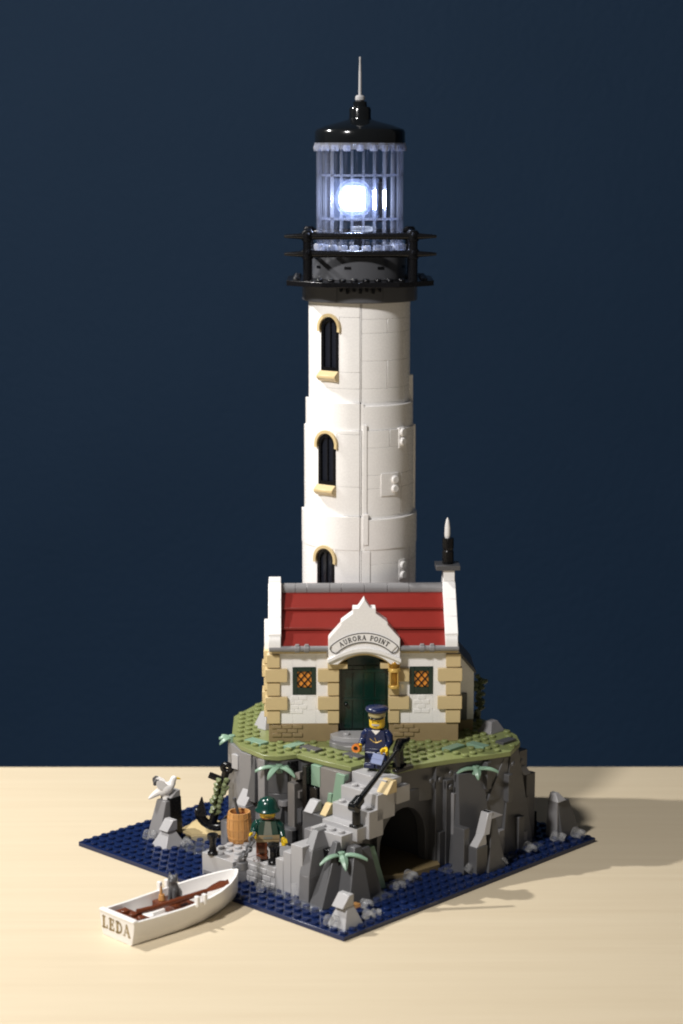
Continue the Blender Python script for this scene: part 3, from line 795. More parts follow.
m_ = MB(); m_.lathe([(.2,17.0),(.26,17.3),(.24,18.0),(.14,18.6),(.03,18.85)], 14, 0, (7.38,4.1,0)); m_.build('smoke_tip', 'white', ch, bevel=0)
# gutters
for x0, x1, clips in ((-8.1,-3.05,(-5.9,-5.1)), (3.05,8.1,(4.75,5.6))):
    m_ = MB(); m_.rod((x0,-.62,8.36), (x1,-.62,8.36), .25, n=16); gt = m_.build('gutter', 'midgrey', cot, bevel=.03)
    for c0 in clips:
        m_ = MB(); m_.rod((c0,-.62,8.36), (c0+.42,-.62,8.36), .33, n=16); m_.box(c0+.04, c0+.38, -.8, -.3, 8.5, 8.74); m_.build('gutter_clip', 'midgrey', gt)
# lean-to at the right end
an = MB(); an.slab([(8.1,1.0),(9.75,1.0),(9.75,5.3),(8.1,7.2)], 3.2, 8.6); an = an.build('lean_to', 'white', cot)
m_ = MB(); m_.slab([(8.1,7.2),(9.9,5.1),(9.9,5.45),(8.1,7.55)], 3.0, 8.7); m_.build('lean_to_roof', 'dgrey', an)
m_ = MB(); m_.box(8.15, 9.7, 3.1, 8.6, 0, 1.0); m_.build('lean_to_footing', 'darktan', an)
m_ = MB(); m_.box(8.7, 9.15, 2.95, 3.25, 1.0, 3.4); m_.build('lean_to_post', 'dgrey', an)
# ------------------------------------------------------------------ door step
stp = thing('door_step', 'two rounded grey stone steps in front of the green cottage door', 'step', (COTX, COTY, GZ), YAW)
m_ = MB()
m_.prism([(-2.9,-.3),(-3.0,-1.6),(-2.4,-2.4),(-1.6,-3.0),(.4,-3.2),(1.6,-2.6),(2.2,-1.4),(2.4,-.3)], 0, .42)
m_.build('lower_step', 'midgrey', stp, bevel=.05)
m_ = MB(); m_.prism([(-2.1,.35),(-2.9,-.6),(-2.7,-1.3),(-1.8,-1.9),(-.3,-2.1),(1.0,-1.7),(2.0,-.8),(2.1,.35)], .42, .86)
for x, y in ((-1.5,-1.0),(.4,-1.2)): m_.stud(x, y, .86)
m_.build('upper_step', 'grey', stp, bevel=.05)
# ------------------------------------------------------------------ wall lantern
ln = thing('wall_lantern', 'gold framed amber lantern hanging on the wall right of the cottage door', 'lantern', (COTX+2.58, COTY-.62, GZ+4.9), YAW)
m_ = MB(); m_.lathe([(.46,0),(.5,.08),(.5,.24),(.42,.3)], 18); m_.lathe([(.5,1.45),(.52,1.55),(.52,1.72),(.4,1.8)], 18)
for k in range(4):
    a = R(45+90*k); m_.rod((.44*math.cos(a),.44*math.sin(a),.2), (.44*math.cos(a),.44*math.sin(a),1.5), .06, n=6)
m_.build('cage', 'gold', ln, bevel=.02)
m_ = MB(); m_.lathe([(.36,.28),(.38,.6),(.38,1.2),(.34,1.46)], 18); m_.build('amber_glass', 'amberglass', ln, bevel=0)
m_ = MB(); m_.lathe([(.44,1.8),(.42,2.1),(.28,2.4),(.1,2.55)], 18); m_.build('clear_dome', 'amberglass', ln, bevel=0)
m_ = MB(); m_.tube([(.46*math.cos(R(a)), 0, 2.0+.62*math.sin(R(a))) for a in range(0, 181, 20)], .07, 8); m_.box(-.12,.12,0,.6,2.5,2.7); m_.build('bail', 'gold', ln, bevel=0)

# ================================================================== LIGHTHOUSE
TX, TY = 1.94, 9.0
lh = thing('lighthouse', 'tall round white brick lighthouse tower with black gallery and glass lantern room', 'lighthouse', (TX, TY, GZ), 0)
lh_off = -GZ
def zz(z): return z+lh_off
WA = R(-126.5)
win_z = [(40.95, 45.65), (31.0, 35.55), (20.9, 25.4)]
segs = [  # z0, z1, radius, seam shift
 (9.7, 25.6, 5.06), (28.4, 35.9, 4.86), (38.3, 46.9, 4.44)]
body = MB()
gap = .006
body.lathe([(4.9, zz(9.65)), (4.9, zz(19.9))], 64)
body.lathe([(3.55, zz(19.8)), (3.55, zz(46.9))], 48)
def course_ring(z0, z1, r, bounds, ri=3.9):
    """curved panels between the given bounds (angles in degrees)"""
    for a0, a1, dr in bounds:
        body.sector(ri, r+dr, R(a0)+gap, R(a1)-gap, zz(z0)+.008, zz(z1)-.008, max(3, int(abs(a1-a0)/5)))
for (z0, z1, r), (w0, w1) in zip(segs, win_z[::-1]):
    hw = math.degrees(math.asin(.92/r))
    wa = -126.5
    zs = [z0]
    z = z0
    while z < z1-1.3:
        z += 1.2 if rnd.random() < .5 else 2.4
        if z < z1-.6: zs.append(z)
    zs.append(z1)
    ws = sorted(set([q for q in zs if q < w0-.3 or q > w1+.3]+[w0-.02, w1+.02]))
    for a, b in zip(ws, ws[1:]):
        mid = (a+b)/2
        if w0 < mid < w1: course_ring(a, b, r, [(-180, wa-hw, .06), (wa+hw, -90, .06)])
        else: course_ring(a, b, r, [(-180, -90, .06)])
    sh = rnd.choice([0, .6, -.6])
    for a, b in zip(zs, zs[1:]):
        s1 = rnd.choice([-42, -30, -58]) 
        course_ring(a, b, r, [(-88.5, s1, 0), (s1, 0, 0)])
        course_ring(a, b, r, [(0, 90, 0), (90, 180, 0)])
    body.sector(3.9, r+.01, R(-90)+gap*.5, R(-88.5)-gap*.5, zz(z0), zz(z1), 2)
    body.sector(3.9, r-.02, R(-88.5), R(178), zz(z0-.6), zz(z0+.1), 40)
body.build('tower_wall', 'white', lh, bevel=.02, seg=1, smooth=20)
def bandring(z0, z1, r, dz):
    m_ = MB(); m_.sector(3.9, r, R(-180), R(-90)-.004, zz(z0+dz), zz(z1+dz*.2), 24); m_.build('tower_band', 'white', lh, bevel=.03, smooth=20)
    m_ = MB(); m_.sector(3.9, r-.05, R(-86)+.004, R(178), zz(z0), zz(z1-.3), 60); m_.build('tower_band', 'white', lh, bevel=.03, smooth=20)
    m_ = MB(); m_.sector(3.9, r-.12, R(-90), R(-86), zz(z0), zz(z1-.1), 3); m_.build('tower_band', 'white', lh, bevel=.0, smooth=20)
bandring(25.4, 28.4, 5.16, 0); bandring(35.9, 38.3, 4.78, 0)
for r0, r1, a0, a1, z0, z1 in ((4.3,4.94,-87,-83,28.2,36.4),(4.3,5.2,-87,-82,25.9,28.6),(4.4,5.14,-88.3,-80,20,25.3),(4.3,4.72,-6,2,37.6,40.3),(4.7,4.98,-8,-2,28.4,35.9)):
    m_ = MB(); m_.sector(r0, r1, R(a0), R(a1), zz(z0), zz(z1), 4); m_.build('tower_rib', 'white', lh, bevel=.02)
def radial(a, r, z): return T(0,0,0,0,0,R(a)) @ T(r, 0, zz(z), 0, R(90), 0)
for a0, a1, z0, z1, st_ in ((-46,-36,34.2,36.0,((-41,35.6),(-41,34.75))), (-68,-47,30.1,32.1,((-52,31.5),(-52,30.7))), (-47,-37,22.5,24.3,((-42,23.8),(-42,22.9)))):
    rr = 4.93 if z0 > 25 else 5.1
    m_ = MB(); m_.sector(4.5, rr, R(a0), R(a1), zz(z0), zz(z1), 4); pn = m_.build('side_plate', 'white', lh, bevel=.02)
    for a, z in st_:
        m_ = MB(); m_.lathe([(.36,-.1),(.36,.2),(.30,.25)], 16, 0, M4=radial(a, rr-.02, z)); m_.build('side_stud', 'white', pn, bevel=.02)
# windows of the tower
for (w0, w1), r in zip(win_z, (4.44, 4.86, 5.06)):
    Tm = T(0,0,0,0,0,WA+math.pi/2) @ T(0, -r, 0)         # local: x along the wall, -y outwards
    spr = w1-1.0; N = 10
    arcpts = [(math.cos(math.pi*i/N), math.sin(math.pi*i/N)) for i in range(N+1)]
    m_ = MB(); m_.T = Tm
    outer = [(-.92, zz(w0)), (.92, zz(w0))]+[(.92*c, zz(spr)+.98*s_) for c, s_ in arcpts]
    inner = [(-.66, zz(w0)+.35), (.66, zz(w0)+.35)]+[(.66*c, zz(spr)+.72*s_) for c, s_ in arcpts]
    n = len(outer)
    vs = [(p[0], .0, p[1]) for p in outer]+[(p[0], .0, p[1]) for p in inner]+[(p[0], .5, p[1]) for p in outer]+[(p[0], .5, p[1]) for p in inner]
    fs = []
    for i in range(n):
        j = (i+1) % n
        fs += [(i, j, n+j, n+i), (n+i, n+j, 3*n+j, 3*n+i), (j, i, 2*n+i, 2*n+j)]
    m_.add(vs, fs)
    wf = m_.build('window', 'black', lh, bevel=0)
    m_ = MB(); m_.T = Tm
    m_.slab(inner, .28, .34); m_.build('pane', 'darkglass', wf, bevel=0)
    m_ = MB(); m_.T = Tm; m_.box(-.04,.04,.1,.3,zz(w0)+.3,zz(w1)-.3); m_.box(-.66,.66,.1,.3,zz(w0+w1)/2-.6,zz(w0+w1)/2-.5) if False else None
    m_.build('glazing_bar', 'black', wf, bevel=0)
    m_ = MB(); m_.T = Tm     # white corners between arch and brickwork
    for s_ in (-1, 1):
        q = [(s_*1.05, zz(w1)+.06), (0, zz(w1)+.06), (0, zz(spr)+.99)]+[(s_*.99*math.cos(R(a)), zz(spr)+.99*math.sin(R(a))) for a in range(80, -1, -10)]+[(s_*1.05, zz(spr))]
        if s_ < 0: pass
        else: q = q[::-1]
        m_.slab(q[::-1], -.005, .5)
    m_.build('spandrel', 'white', wf, bevel=0)
    m_ = MB(); m_.T = Tm     # arched tan hood
    ho = [(1.22*math.cos(R(a)), zz(spr)+.02+1.28*math.sin(R(a))) for a in range(-14, 195, 8)]
    hi = [(.96*math.cos(R(a)), zz(spr)+.02+1.02*math.sin(R(a))) for a in range(-14, 195, 8)]
    n = len(ho); vs = []
    for y in (-.22, .3): vs += [(p[0], y, p[1]) for p in ho]+[(p[0], y, p[1]) for p in hi]
    fs = []
    for i in range(n-1):
        fs += [(i, n+i, n+i+1, i+1), (2*n+i, i, i+1, 2*n+i+1), (n+i, 3*n+i, 3*n+i+1, n+i+1)]
    fs += [(0, 2*n, 3*n, n), (n-1, 2*n-1, 4*n-1, 3*n-1)]
    m_.add(vs, [f[::-1] for f in fs]); m_.build('window_hood', 'tan', wf, bevel=0)
    m_ = MB(); m_.T = Tm     # sloping tan sill
    m_.side([(.2,zz(w0)-.05),(.2,zz(w0)-.85),(-.25,zz(w0)-.85),(-.62,zz(w0)-.55),(-.62,zz(w0)-.35),(-.1,zz(w0)+.05)], -1.0, 1.0)
    m_.build('window_sill', 'tan', wf, bevel=.03)
# gallery
m_ = MB(); m_.lathe([(3.5,zz(46.9)),(5.02,zz(46.9)),(5.02,zz(48.32)),(3.5,zz(48.32))], 48, close=False)
for k in range(8): m_.sector(5.0, 5.06, R(22+45*k)+.01, R(67+45*k)-.01, zz(46.95), zz(48.28), 8)
gl = m_.build('gallery_ring', 'ringgrey', lh, bevel=.02, smooth=25)
m_ = MB()
a_, b_ = 6.35, 3.3
m_.prism([(-a_,-b_),(-b_,-a_),(b_,-a_),(a_,-b_),(a_,b_),(b_,a_),(-b_,a_),(-a_,b_)], zz(48.33), zz(48.78))
for i in range(-6, 6):
    for j in range(-6, 6):
        x, y = i+.5, j+.5
        if abs(x)+abs(y) < 9.4 and math.hypot(x, y) > 4.5: m_.stud(x, y, zz(48.78), n=12)
for k in range(-3, 4): m_.box(k*.55-.14, k*.55+.14, -5.35, -4.9, zz(47.75+.15*(k % 2)), zz(48.4))
m_.build('gallery_deck', 'black', lh)
m_ = MB(); m_.lathe([(3.0,zz(48.8)),(4.16,zz(48.8)),(4.16,zz(50.9)),(3.0,zz(50.9))], 48, close=False)
dm = m_.build('lantern_drum', 'ringgrey', lh, bevel=.03, smooth=25)
m_ = MB()
for a in (-105,-65,-150,-25): m_.sector(4.1, 4.2, R(a-4), R(a+4), zz(49.75), zz(49.98), 3)
m_.build('drum_slot', 'black', dm, bevel=0)
P_ = 4.5
for sx in (-1, 1):
    for sy in (-1, 1):
        m_ = MB(); m_.cyl(sx*P_, sy*P_, zz(48.75), zz(53.1), .40, n=14); m_.lathe([(.34,0),(.34,.5)], 14, 0, (sx*P_,sy*P_,zz(48.78)))
        for z in (51.1, 52.6): m_.lathe([(.5,-.4),(.5,.4)], 14, 0, (sx*P_,sy*P_,zz(z)))
        m_.build('railing_post', 'black', lh, bevel=.03)
for z in (51.1, 52.6):
    for sy in (-1, 1):
        X_ = [6.5,6.1,4.6] if sy < 0 else [4.8,4.7,4.5]
        m_ = MB(); m_.tube([(-X_[0],sy*(P_+.05),zz(z)),(-X_[1],sy*(P_+.05),zz(z)),(-X_[2],sy*(P_+.05),zz(z)),(X_[2],sy*(P_+.05),zz(z)),(X_[1],sy*(P_+.05),zz(z)),(X_[0],sy*(P_+.05),zz(z))], [.12,.17,.30,.30,.17,.12], 12); m_.build('railing_bar', 'black', lh, bevel=0)
        if 0: m_.tube([(-6.5,sy*(P_+.05),zz(z)),(-6.1,sy*(P_+.05),zz(z)),(-4.6,sy*(P_+.05),zz(z)),(4.6,sy*(P_+.05),zz(z)),(6.1,sy*(P_+.05),zz(z)),(6.5,sy*(P_+.05),zz(z))], [.1,.13,.24,.24,.13,.1], 12); m_.build('railing_bar', 'black', lh, bevel=0)
        m_ = MB(); m_.tube([(sy*P_,-6.5,zz(z)+.18),(sy*P_,-4.6,zz(z)+.18),(sy*P_,4.6,zz(z)+.18),(sy*P_,6.5,zz(z)+.18)], [.12,.2,.2,.12], 12); m_.build('railing_bar', 'black', lh, bevel=0)
# lantern room
m_ = MB(); m_.lathe([(3.35,zz(50.95)),(3.95,zz(50.95)),(3.95,zz(51.25)),(3.35,zz(51.25))], 40, close=False)
for k in range(22):
    a = 2*math.pi*k/22; m_.lathe([(.42,0),(.42,.42),(.34,.52)], 12, 0, (3.62*math.cos(a), 3.62*math.sin(a), zz(51.25)))
m_.build('clear_stud_ring', 'frost', lh, bevel=.02)
m_ = MB()
for k, a in enumerate((-122,-112,-60,-50,30,150)): m_.box(-.6,.6,-.3,.3,0,.3) if False else m_.sector(3.0, 4.02, R(a-7), R(a+7), zz(50.92), zz(51.3), 4)
m_.build('black_tile', 'black', lh)
gz0, gz1 = 51.75, 60.15
m_ = MB(); m_.lathe([(3.62,zz(gz0)),(3.62,zz(gz1))], 48, close=False); gsh = m_.build('lantern_glass', 'glass', lh, bevel=0)
m_ = MB()
for k in range(24):
    a = R(k*15+4)
    m_.sector(3.55, 3.80, a-.026, a+.026, zz(gz0), zz(gz1), 1)
m_.build('glass_rib', 'rib', gsh, bevel=0)
for z in (53.9, 57.6):
    m_ = MB(); m_.sector(3.52, 3.74, R(-180), R(180), zz(z), zz(z+.2), 48); m_.build('glass_ring', 'rib', gsh, bevel=0)
m_ = MB(); m_.lathe([(3.3,zz(59.9)),(3.95,zz(59.9)),(3.95,zz(60.45)),(3.3,zz(60.45))], 40, close=False)
for k in range(20):
    a = 2*math.pi*k/20; m_.lathe([(.3,0),(.36,.25),(.3,.5)], 10, 0, (3.7*math.cos(a), 3.7*math.sin(a), zz(59.75)))
m_.build('upper_clear_ring', 'frost', lh, bevel=0)
# lens and lamp inside
m_ = MB(); m_.box(-1.5, .45, -1.3, .9, zz(54.6), zz(56.75))
lens = m_.build('lens_block', 'frost', lh, bevel=.35, seg=4)
m_ = MB(); m_.ell((-.5,-.3,zz(55.65)), (.72,.7,.8)); m_.build('led_bulb', 'led', lens, bevel=0)
m_ = MB(); m_.lathe([(1.95,zz(53.95)),(2.05,zz(54.3)),(2.05,zz(57.0)),(1.95,zz(57.4))], 32, 0, (-.35,-.3,0), close=False); m_.build('lens_halo', 'halo', lens, bevel=0)  # milky shell added to imitate a halo of light round the LED
for q in (.98, 1.16):
    m_ = MB(); m_.ell((-.5,-.3,zz(55.65)), (1.45*q,1.3*q,1.5*q), 0, 28, 16); m_.build('glow_shell', 'halo', lens, bevel=0, smooth=60)  # nested shells added to soften the LED's glow
m_ = MB(); m_.box(.62, 1.5, -1.1, .9, zz(54.5), zz(55.5)); m_.box(.62, 1.5, -1.1, .9, zz(55.6), zz(56.7)); m_.cyl(1.1,-.2,zz(55.5),zz(55.6),.3)
m_.build('prism_block', 'pureclear', lens, bevel=.08)
m_ = MB(); m_.box(1.55, 2.35, -1.0, 1.0, zz(54.3), zz(57.1)); m_.box(-1.4,2.4,1.1,1.9,zz(53.6),zz(57.4)); m_.box(-.5,.5,-.5,.5,zz(51.2),zz(54.3)); m_.cyl(0,0,zz(50.95),zz(51.6),2.6)
m_.build('lamp_holder', 'black', lens)
m_ = MB(); m_.lathe([(.9,zz(52.9)),(.9,zz(53.3))], 20, 0, (.2,-1.2,0))
m_.build('clear_round', 'clear', lens, bevel=.05)
# cap
m_ = MB(); m_.lathe([(3.2,zz(60.3)),(3.86,zz(60.3)),(3.93,zz(60.5)),(3.93,zz(61.35)),(3.8,zz(61.6)),(2.9,zz(61.95)),(1.9,zz(62.2)),(1.0,zz(62.45)),(.95,zz(62.6)),(.95,zz(63.3)),(.85,zz(63.5)),(.62,zz(63.55)),(.58,zz(63.95)),(.4,zz(64.0))], 48)
cp = m_.build('dome_cap', 'blackg', lh, bevel=.02, smooth=50)
m_ = MB(); m_.lathe([(.30,zz(63.98)),(.42,zz(64.1)),(.42,zz(64.35)),(.3,zz(64.5))], 16); m_.lathe([(.14,zz(64.45)),(.12,zz(66.4)),(.07,zz(67.5)),(.09,zz(67.55)),(.09,zz(67.7)),(.04,zz(67.75))], 10)
m_.build('antenna', 'grey', cp, bevel=0)
# the lamp's own light
ld = bpy.data.lights.new('led_light', 'POINT'); ld.energy = .32; ld.color = (.72, .80, 1); ld.shadow_soft_size = .9*S
lo = bpy.data.objects.new('led_light', ld); C.objects.link(lo); lo.location = Vector((TX-.55, TY-1.5, 55.6))*S

# ================================================================== TOY FIGURES
def figure(label, x, y, z, rz, cols, arms):
    t = thing('toy_figure', label, 'toy figure', (x, y, z), rz)
    legm, torm, armm, handm = cols['leg'], cols['torso'], cols['arm'], cols['hand']
    for s_ in (-1, 1):
        m_ = MB(); a, b = (.04, .96) if s_ > 0 else (-.96, -.04)
        m_.side([(-.72,0),(-.72,.36),(-.46,.42),(-.46,1.2),(-.3,1.42),(.3,1.42),(.46,1.2),(.46,0)][::-1], a, b)
        m_.build('leg', legm[0 if s_ < 0 else 1], t, bevel=.06)
    m_ = MB(); m_.box(-.97, .97, -.44, .44, 1.38, 1.66); m_.build('hips', cols['hip'], t, bevel=.05)
    m_ = MB()
    m_.prism([(-.97,-.47),(.97,-.47),(.97,.47),(-.97,.47)], 1.66, 3.22, [(-.72,-.44),(.72,-.44),(.72,.44),(-.72,.44)])
    m_.cyl(0, 0, 3.2, 3.36, .42)
    to = m_.build('torso', torm, t, bevel=.07)
    for s_, (el, wr, grip) in zip((-1, 1), arms):
        m_ = MB(); m_.tube([(s_*.62,0,2.92),(s_*.84,0,2.92),(s_*1.02,-.02,2.72),(s_*el[0],el[1],el[2]),(s_*wr[0],wr[1],wr[2])], [.3,.36,.35,.32,.25], 12)
        ar = m_.build('arm', armm, t, remesh=.05)
        m_ = MB()
        d = (Vector((s_*wr[0],wr[1],wr[2]))-Vector((s_*el[0],el[1],el[2]))).normalized()
        p = Vector((s_*wr[0],wr[1],wr[2]))
        m_.rod(p-d*.1, p+d*.22, .17, .17, 10)
        q = d.to_track_quat('X', 'Z').to_matrix().to_4x4()
        m_.T = Matrix.Translation(p+d*.42) @ q @ Matrix.Rotation(R(grip), 4, 'X')
        m_.sector(.17, .33, R(45), R(315), -.19, .19, 14)
        m_.build('hand', handm, ar, bevel=.03)
    m_ = MB(); m_.lathe([(.45,3.34),(.60,3.42),(.645,3.55),(.645,4.22),(.60,4.36),(.38,4.42),(.3,4.44),(.3,4.6)], 24)
    hd = m_.build('head', handm, t, bevel=0, smooth=50)
    def face(a0, a1, z0, z1, mat, name, lift=.014):
        f_ = MB(); f_.sector(.6, .645+lift, R(a0), R(a1), z0, z1, 6); f_.build(name, mat, hd, bevel=0)
    for s_ in (-1, 1): face(-90+s_*20-3.5, -90+s_*20+3.5, 3.92, 4.01, 'black', 'eye')
    return t, to, hd, face
# captain
CXY = (3.25, -8.35)
t, to, hd, face = figure('toy captain in a dark blue uniform and peaked cap standing above the stairs', CXY[0], CXY[1], GZ, R(-14),
    dict(leg=('blue','blue'), torso='blue', arm='blue', hand='yellow', hip='blue'),
    [((1.12,-.1,2.25),(1.25,-.62,1.95),90), ((1.08,-.12,2.2),(.95,-.72,1.85),0)])
face(-118, -62, 3.66, 3.80, 'grey', 'moustache', .02)
face(-104, -76, 3.56, 3.61, 'blackink', 'mouth', .016)
m_ = MB(); m_.T = None
m_.add([(-.34,-.475,3.2),(0,-.485,2.85),(.34,-.475,3.2),(-.34,-.40,3.22),(0,-.40,2.85),(.34,-.40,3.22)], [(0,1,2),(5,4,3),(0,3,4,1),(1,4,5,2),(2,5,3,0)])
m_.build('collar', 'white', to, bevel=0)
m_ = MB(); m_.tube([(-.5,-.475,2.5),(-.2,-.49,2.25),(.1,-.49,2.2),(.5,-.475,2.4)], .035, 6); m_.tube([(.1,-.49,2.2),(-.1,-.475,2.6)], .03, 6); m_.build('watch_chain', 'gold', to, bevel=0)
m_ = MB(); m_.lathe([(.66,4.28),(.70,4.30),(.72,4.68),(.66,4.72)], 24); m_.build('cap_band', 'palegold', hd, bevel=0)
m_ = MB(); m_.lathe([(.66,4.66),(.90,4.76),(.98,4.92),(.92,5.08),(.5,5.16),(.1,5.17)], 28); m_.build('cap', 'blue', hd, bevel=0, smooth=60)
m_ = MB()
m_.T = T(0,-.40,4.33,R(10))
m_.prism([(-.66,.0)]+[(-.66*math.cos(R(a)), -.48*math.sin(R(a))) for a in range(15, 170, 15)]+[(.66,.0)], -.05, .06)
m_.build('cap_peak', 'blackg', hd, bevel=.02)
# things the captain holds
def from_fig(lx, ly, lz, x, y, z, rz): return (x+lx*math.cos(rz)-ly*math.sin(rz), y+lx*math.sin(rz)+ly*math.cos(rz), z+lz)
px = from_fig(-1.42, -1.2, 1.92, CXY[0], CXY[1], GZ, R(-14))
sp = thing('spyglass', 'small orange spyglass pointing forward in the captain right hand', 'spyglass', px, R(-14))
m_ = MB(); m_.T = T(0,0,0,R(90)); m_.lathe([(.15,-.7),(.15,-.1),(.22,.0),(.34,.12),(.36,.42),(.2,.43),(.16,.2)], 18); m_.build('tube', 'orange', sp, bevel=0, smooth=60)
m_ = MB(); m_.T = T(0,0,0,R(90)); m_.lathe([(.2,.25),(.2,.32)], 14); m_.build('lens', 'black', sp, bevel=0)
px = from_fig(.35, -1.35, 1.05, CXY[0], CXY[1], GZ, R(-14))
m_ = MB(); m_.T = T(0,0,0,R(48),R(8),0); m_.box(-.48,.48,-.46,.46,-.07,.07); m_.box(-.5,.5,-.05,.05,.07,.1)
o = m_.build('letter', 'greyblue', bevel=.03, loc=px, rz=R(-18)); tagged(o, 'pale blue grey letter tile held low before the dark blue captain', 'letter')
# fisher
fx, fy = uv(4.65, 13.1)
FR = R(4); FZ = 2.45
t, to, hd, face = figure('toy sailor in a green rain hat and green jacket on the quay', fx, fy, FZ, FR,
    dict(leg=('brown','black'), torso='jacket', arm='jacket', hand='yellow', hip='darktan'),
    [((1.15,-.2,2.3),(1.2,-.72,2.25),0), ((1.12,0,2.2),(1.25,-.45,1.75),90)])
m_ = MB(); m_.prism([(-.40,-.482),(.40,-.482),(.40,-.4),(-.40,-.4)], 1.68, 3.2, [(-.22,-.452),(.22,-.452),(.22,-.4),(-.22,-.4)]); m_.build('shirt', 'shirt', to, bevel=0)
m_ = MB(); m_.box(-.975,.975,-.478,.478,1.66,2.02); m_.build('waistband', 'darktan', to, bevel=.03)
face(-120, -60, 3.58, 3.64, 'blackink', 'mouth', .016); face(-150, -30, 3.40, 3.52, 'brown', 'beard', .0)
m_ = MB(); m_.lathe([(.74,4.10),(1.02,3.98),(1.05,4.05),(.92,4.20),(.86,4.4),(.78,4.7),(.60,4.95),(.34,5.1),(.05,5.14)], 28)
ht = m_.build('rain_hat', 'jacket', hd, bevel=0, smooth=60)
m_ = MB(); m_.tube([(0,-.89,4.25),(0,-.79,4.7),(0,-.46,5.06),(0,0,5.13),(0,.42,5.05),(0,.74,4.6)], .05, 8); m_.build('hat_seam', 'jacket', ht, bevel=0)
m_ = MB(); m_.tube([(.1,-.74,.1),(.1,-.74,1.2)], .05, 8); m_.build('leg_stripe', 'white', t, bevel=0)

# ------------------------------------------------------------------ barrel, bollards, railing
bx, by = uv(5.8, 17.7)
br = thing('barrel', 'orange brown wooden barrel standing on the quay left of the sailor', 'barrel', (bx, by, 2.42), R(10))
m_ = MB()
prof = [(.84,0),(.92,.25),(1.0,.8),(1.03,1.35),(1.0,1.9),(.94,2.4),(.92,2.62),(.80,2.62),(.78,2.3),(.3,2.28)]
m_.lathe(prof, 28)
for k in range(14):
    a = 2*math.pi*k/14
    m_.tube([((r_+.012)*math.cos(a), (r_+.012)*math.sin(a), z_) for r_, z_ in prof[:7]], .035, 5)
m_.build('staves', 'nougat', br, bevel=0, smooth=60)
m_ = MB()
for z_, r_ in ((.38,.98),(1.12,1.05),(2.05,1.02)): m_.lathe([(r_-.05,z_),(r_,z_),(r_,z_+.16),(r_-.05,z_+.16)], 28, close=False)
m_.build('hoop', 'nougat', br, bevel=0)
m_ = MB(); m_.lathe([(.74,2.30),(.74,2.32)], 20); m_.build('barrel_inside', 'brown', br, bevel=0)
o = MB(); o.rod((0,0,0), (-.35,-.1,1.5), .13, .13, 10); o.rod((-.33,-.1,1.35), (-.36,-.1,1.55), .18, .18, 10)
o = o.build('tool_handle', 'dgrey', bevel=0, loc=(bx-.05, by-.1, 4.72)); tagged(o, 'dark grey tool handle sticking up out of the barrel', 'handle')
bo = None
for u, v, z, lab in ((2.0,16.9,2.42,'black flared bollard at the left end of the quay'), (3.95,11.75,2.37,'black flared bollard in front of the sailor')):
    if bo is None:
        m_ = MB(); m_.lathe([(.44,0),(.44,.18),(.32,.3),(.27,.9),(.30,1.25),(.46,1.5),(.46,1.72),(.3,1.8)], 20); o = bo = m_.build('bollard', 'black', bevel=0, smooth=40)
    else: o = bo.copy(); C.objects.link(o)
    x, y = uv(u, v); o.location = Vector((x, y, z))*S; tagged(o, lab, 'bollard', 'black bollards on the quay')
# second bits: clear rod hanging at the quay
x, y = uv(2.8, 12.5)
o = MB(); o.lathe([(.18,0),(.18,2.1),(.3,2.12),(.3,2.35),(.2,2.42)], 14); o = o.build('clear_rod', 'clear', bevel=0, loc=(x, y, .6)); tagged(o, 'upright clear rod with a pale round tip against the quay wall', 'rod')
# railing
rl = bthing('stair_railing', 'black sloping handrail of the stairs ending beside the captain', 'railing', 0, 0, 0)
m_ = MB(); m_.box(7.2, 8.05, 5.45, 6.3, 5.95, 6.2); m_.lathe([(.36,6.2),(.34,7.6),(.3,7.7)], 16, 0, (7.6,5.85,0)); m_.build('lower_post', 'black', rl, bevel=.04)
def at(u, v, z): return Vector((u, v, z))
A, B = at(7.35,5.75,7.9), at(11.15,4.68,11.85)
m_ = MB()
m_.tube([A+(A-B)*.03, A, A+(B-A)*.12, A+(B-A)*.16, B], [.2,.46,.46,.24,.16], 12)
m_.rod(at(7.35,5.45,7.75), at(7.35,6.2,7.75), .42, .42, 16)
m_.build('handrail', 'blackg', rl, bevel=.02)
m_ = MB(); x0 = 12.9
m_.box(12.9, 13.7, 5.9, 6.8, GZ, GZ+.45); m_.lathe([(.36,GZ+.4),(.3,GZ+1.6),(.4,GZ+1.7),(.4,GZ+2.2)], 16, 0, (13.3,6.3,0))
m_.tube([(12.1,5.6,GZ+1.8),(13.2,6.2,GZ+2.2),(14.0,6.2,GZ+2.2)], [.34,.40,.24], 12)
m_.tube([(14.0,6.2,GZ+2.2),(14.3,6.1,GZ+2.4)], [.28,.1], 10)
m_.tube([(12.3,5.6,GZ+.5),(12.1,5.6,GZ+1.9)], [.2,.3], 12); m_.box(11.9,13.9,5.3,5.9,GZ+.02,GZ+.3)
m_.build('upper_post', 'black', rl, bevel=.03)

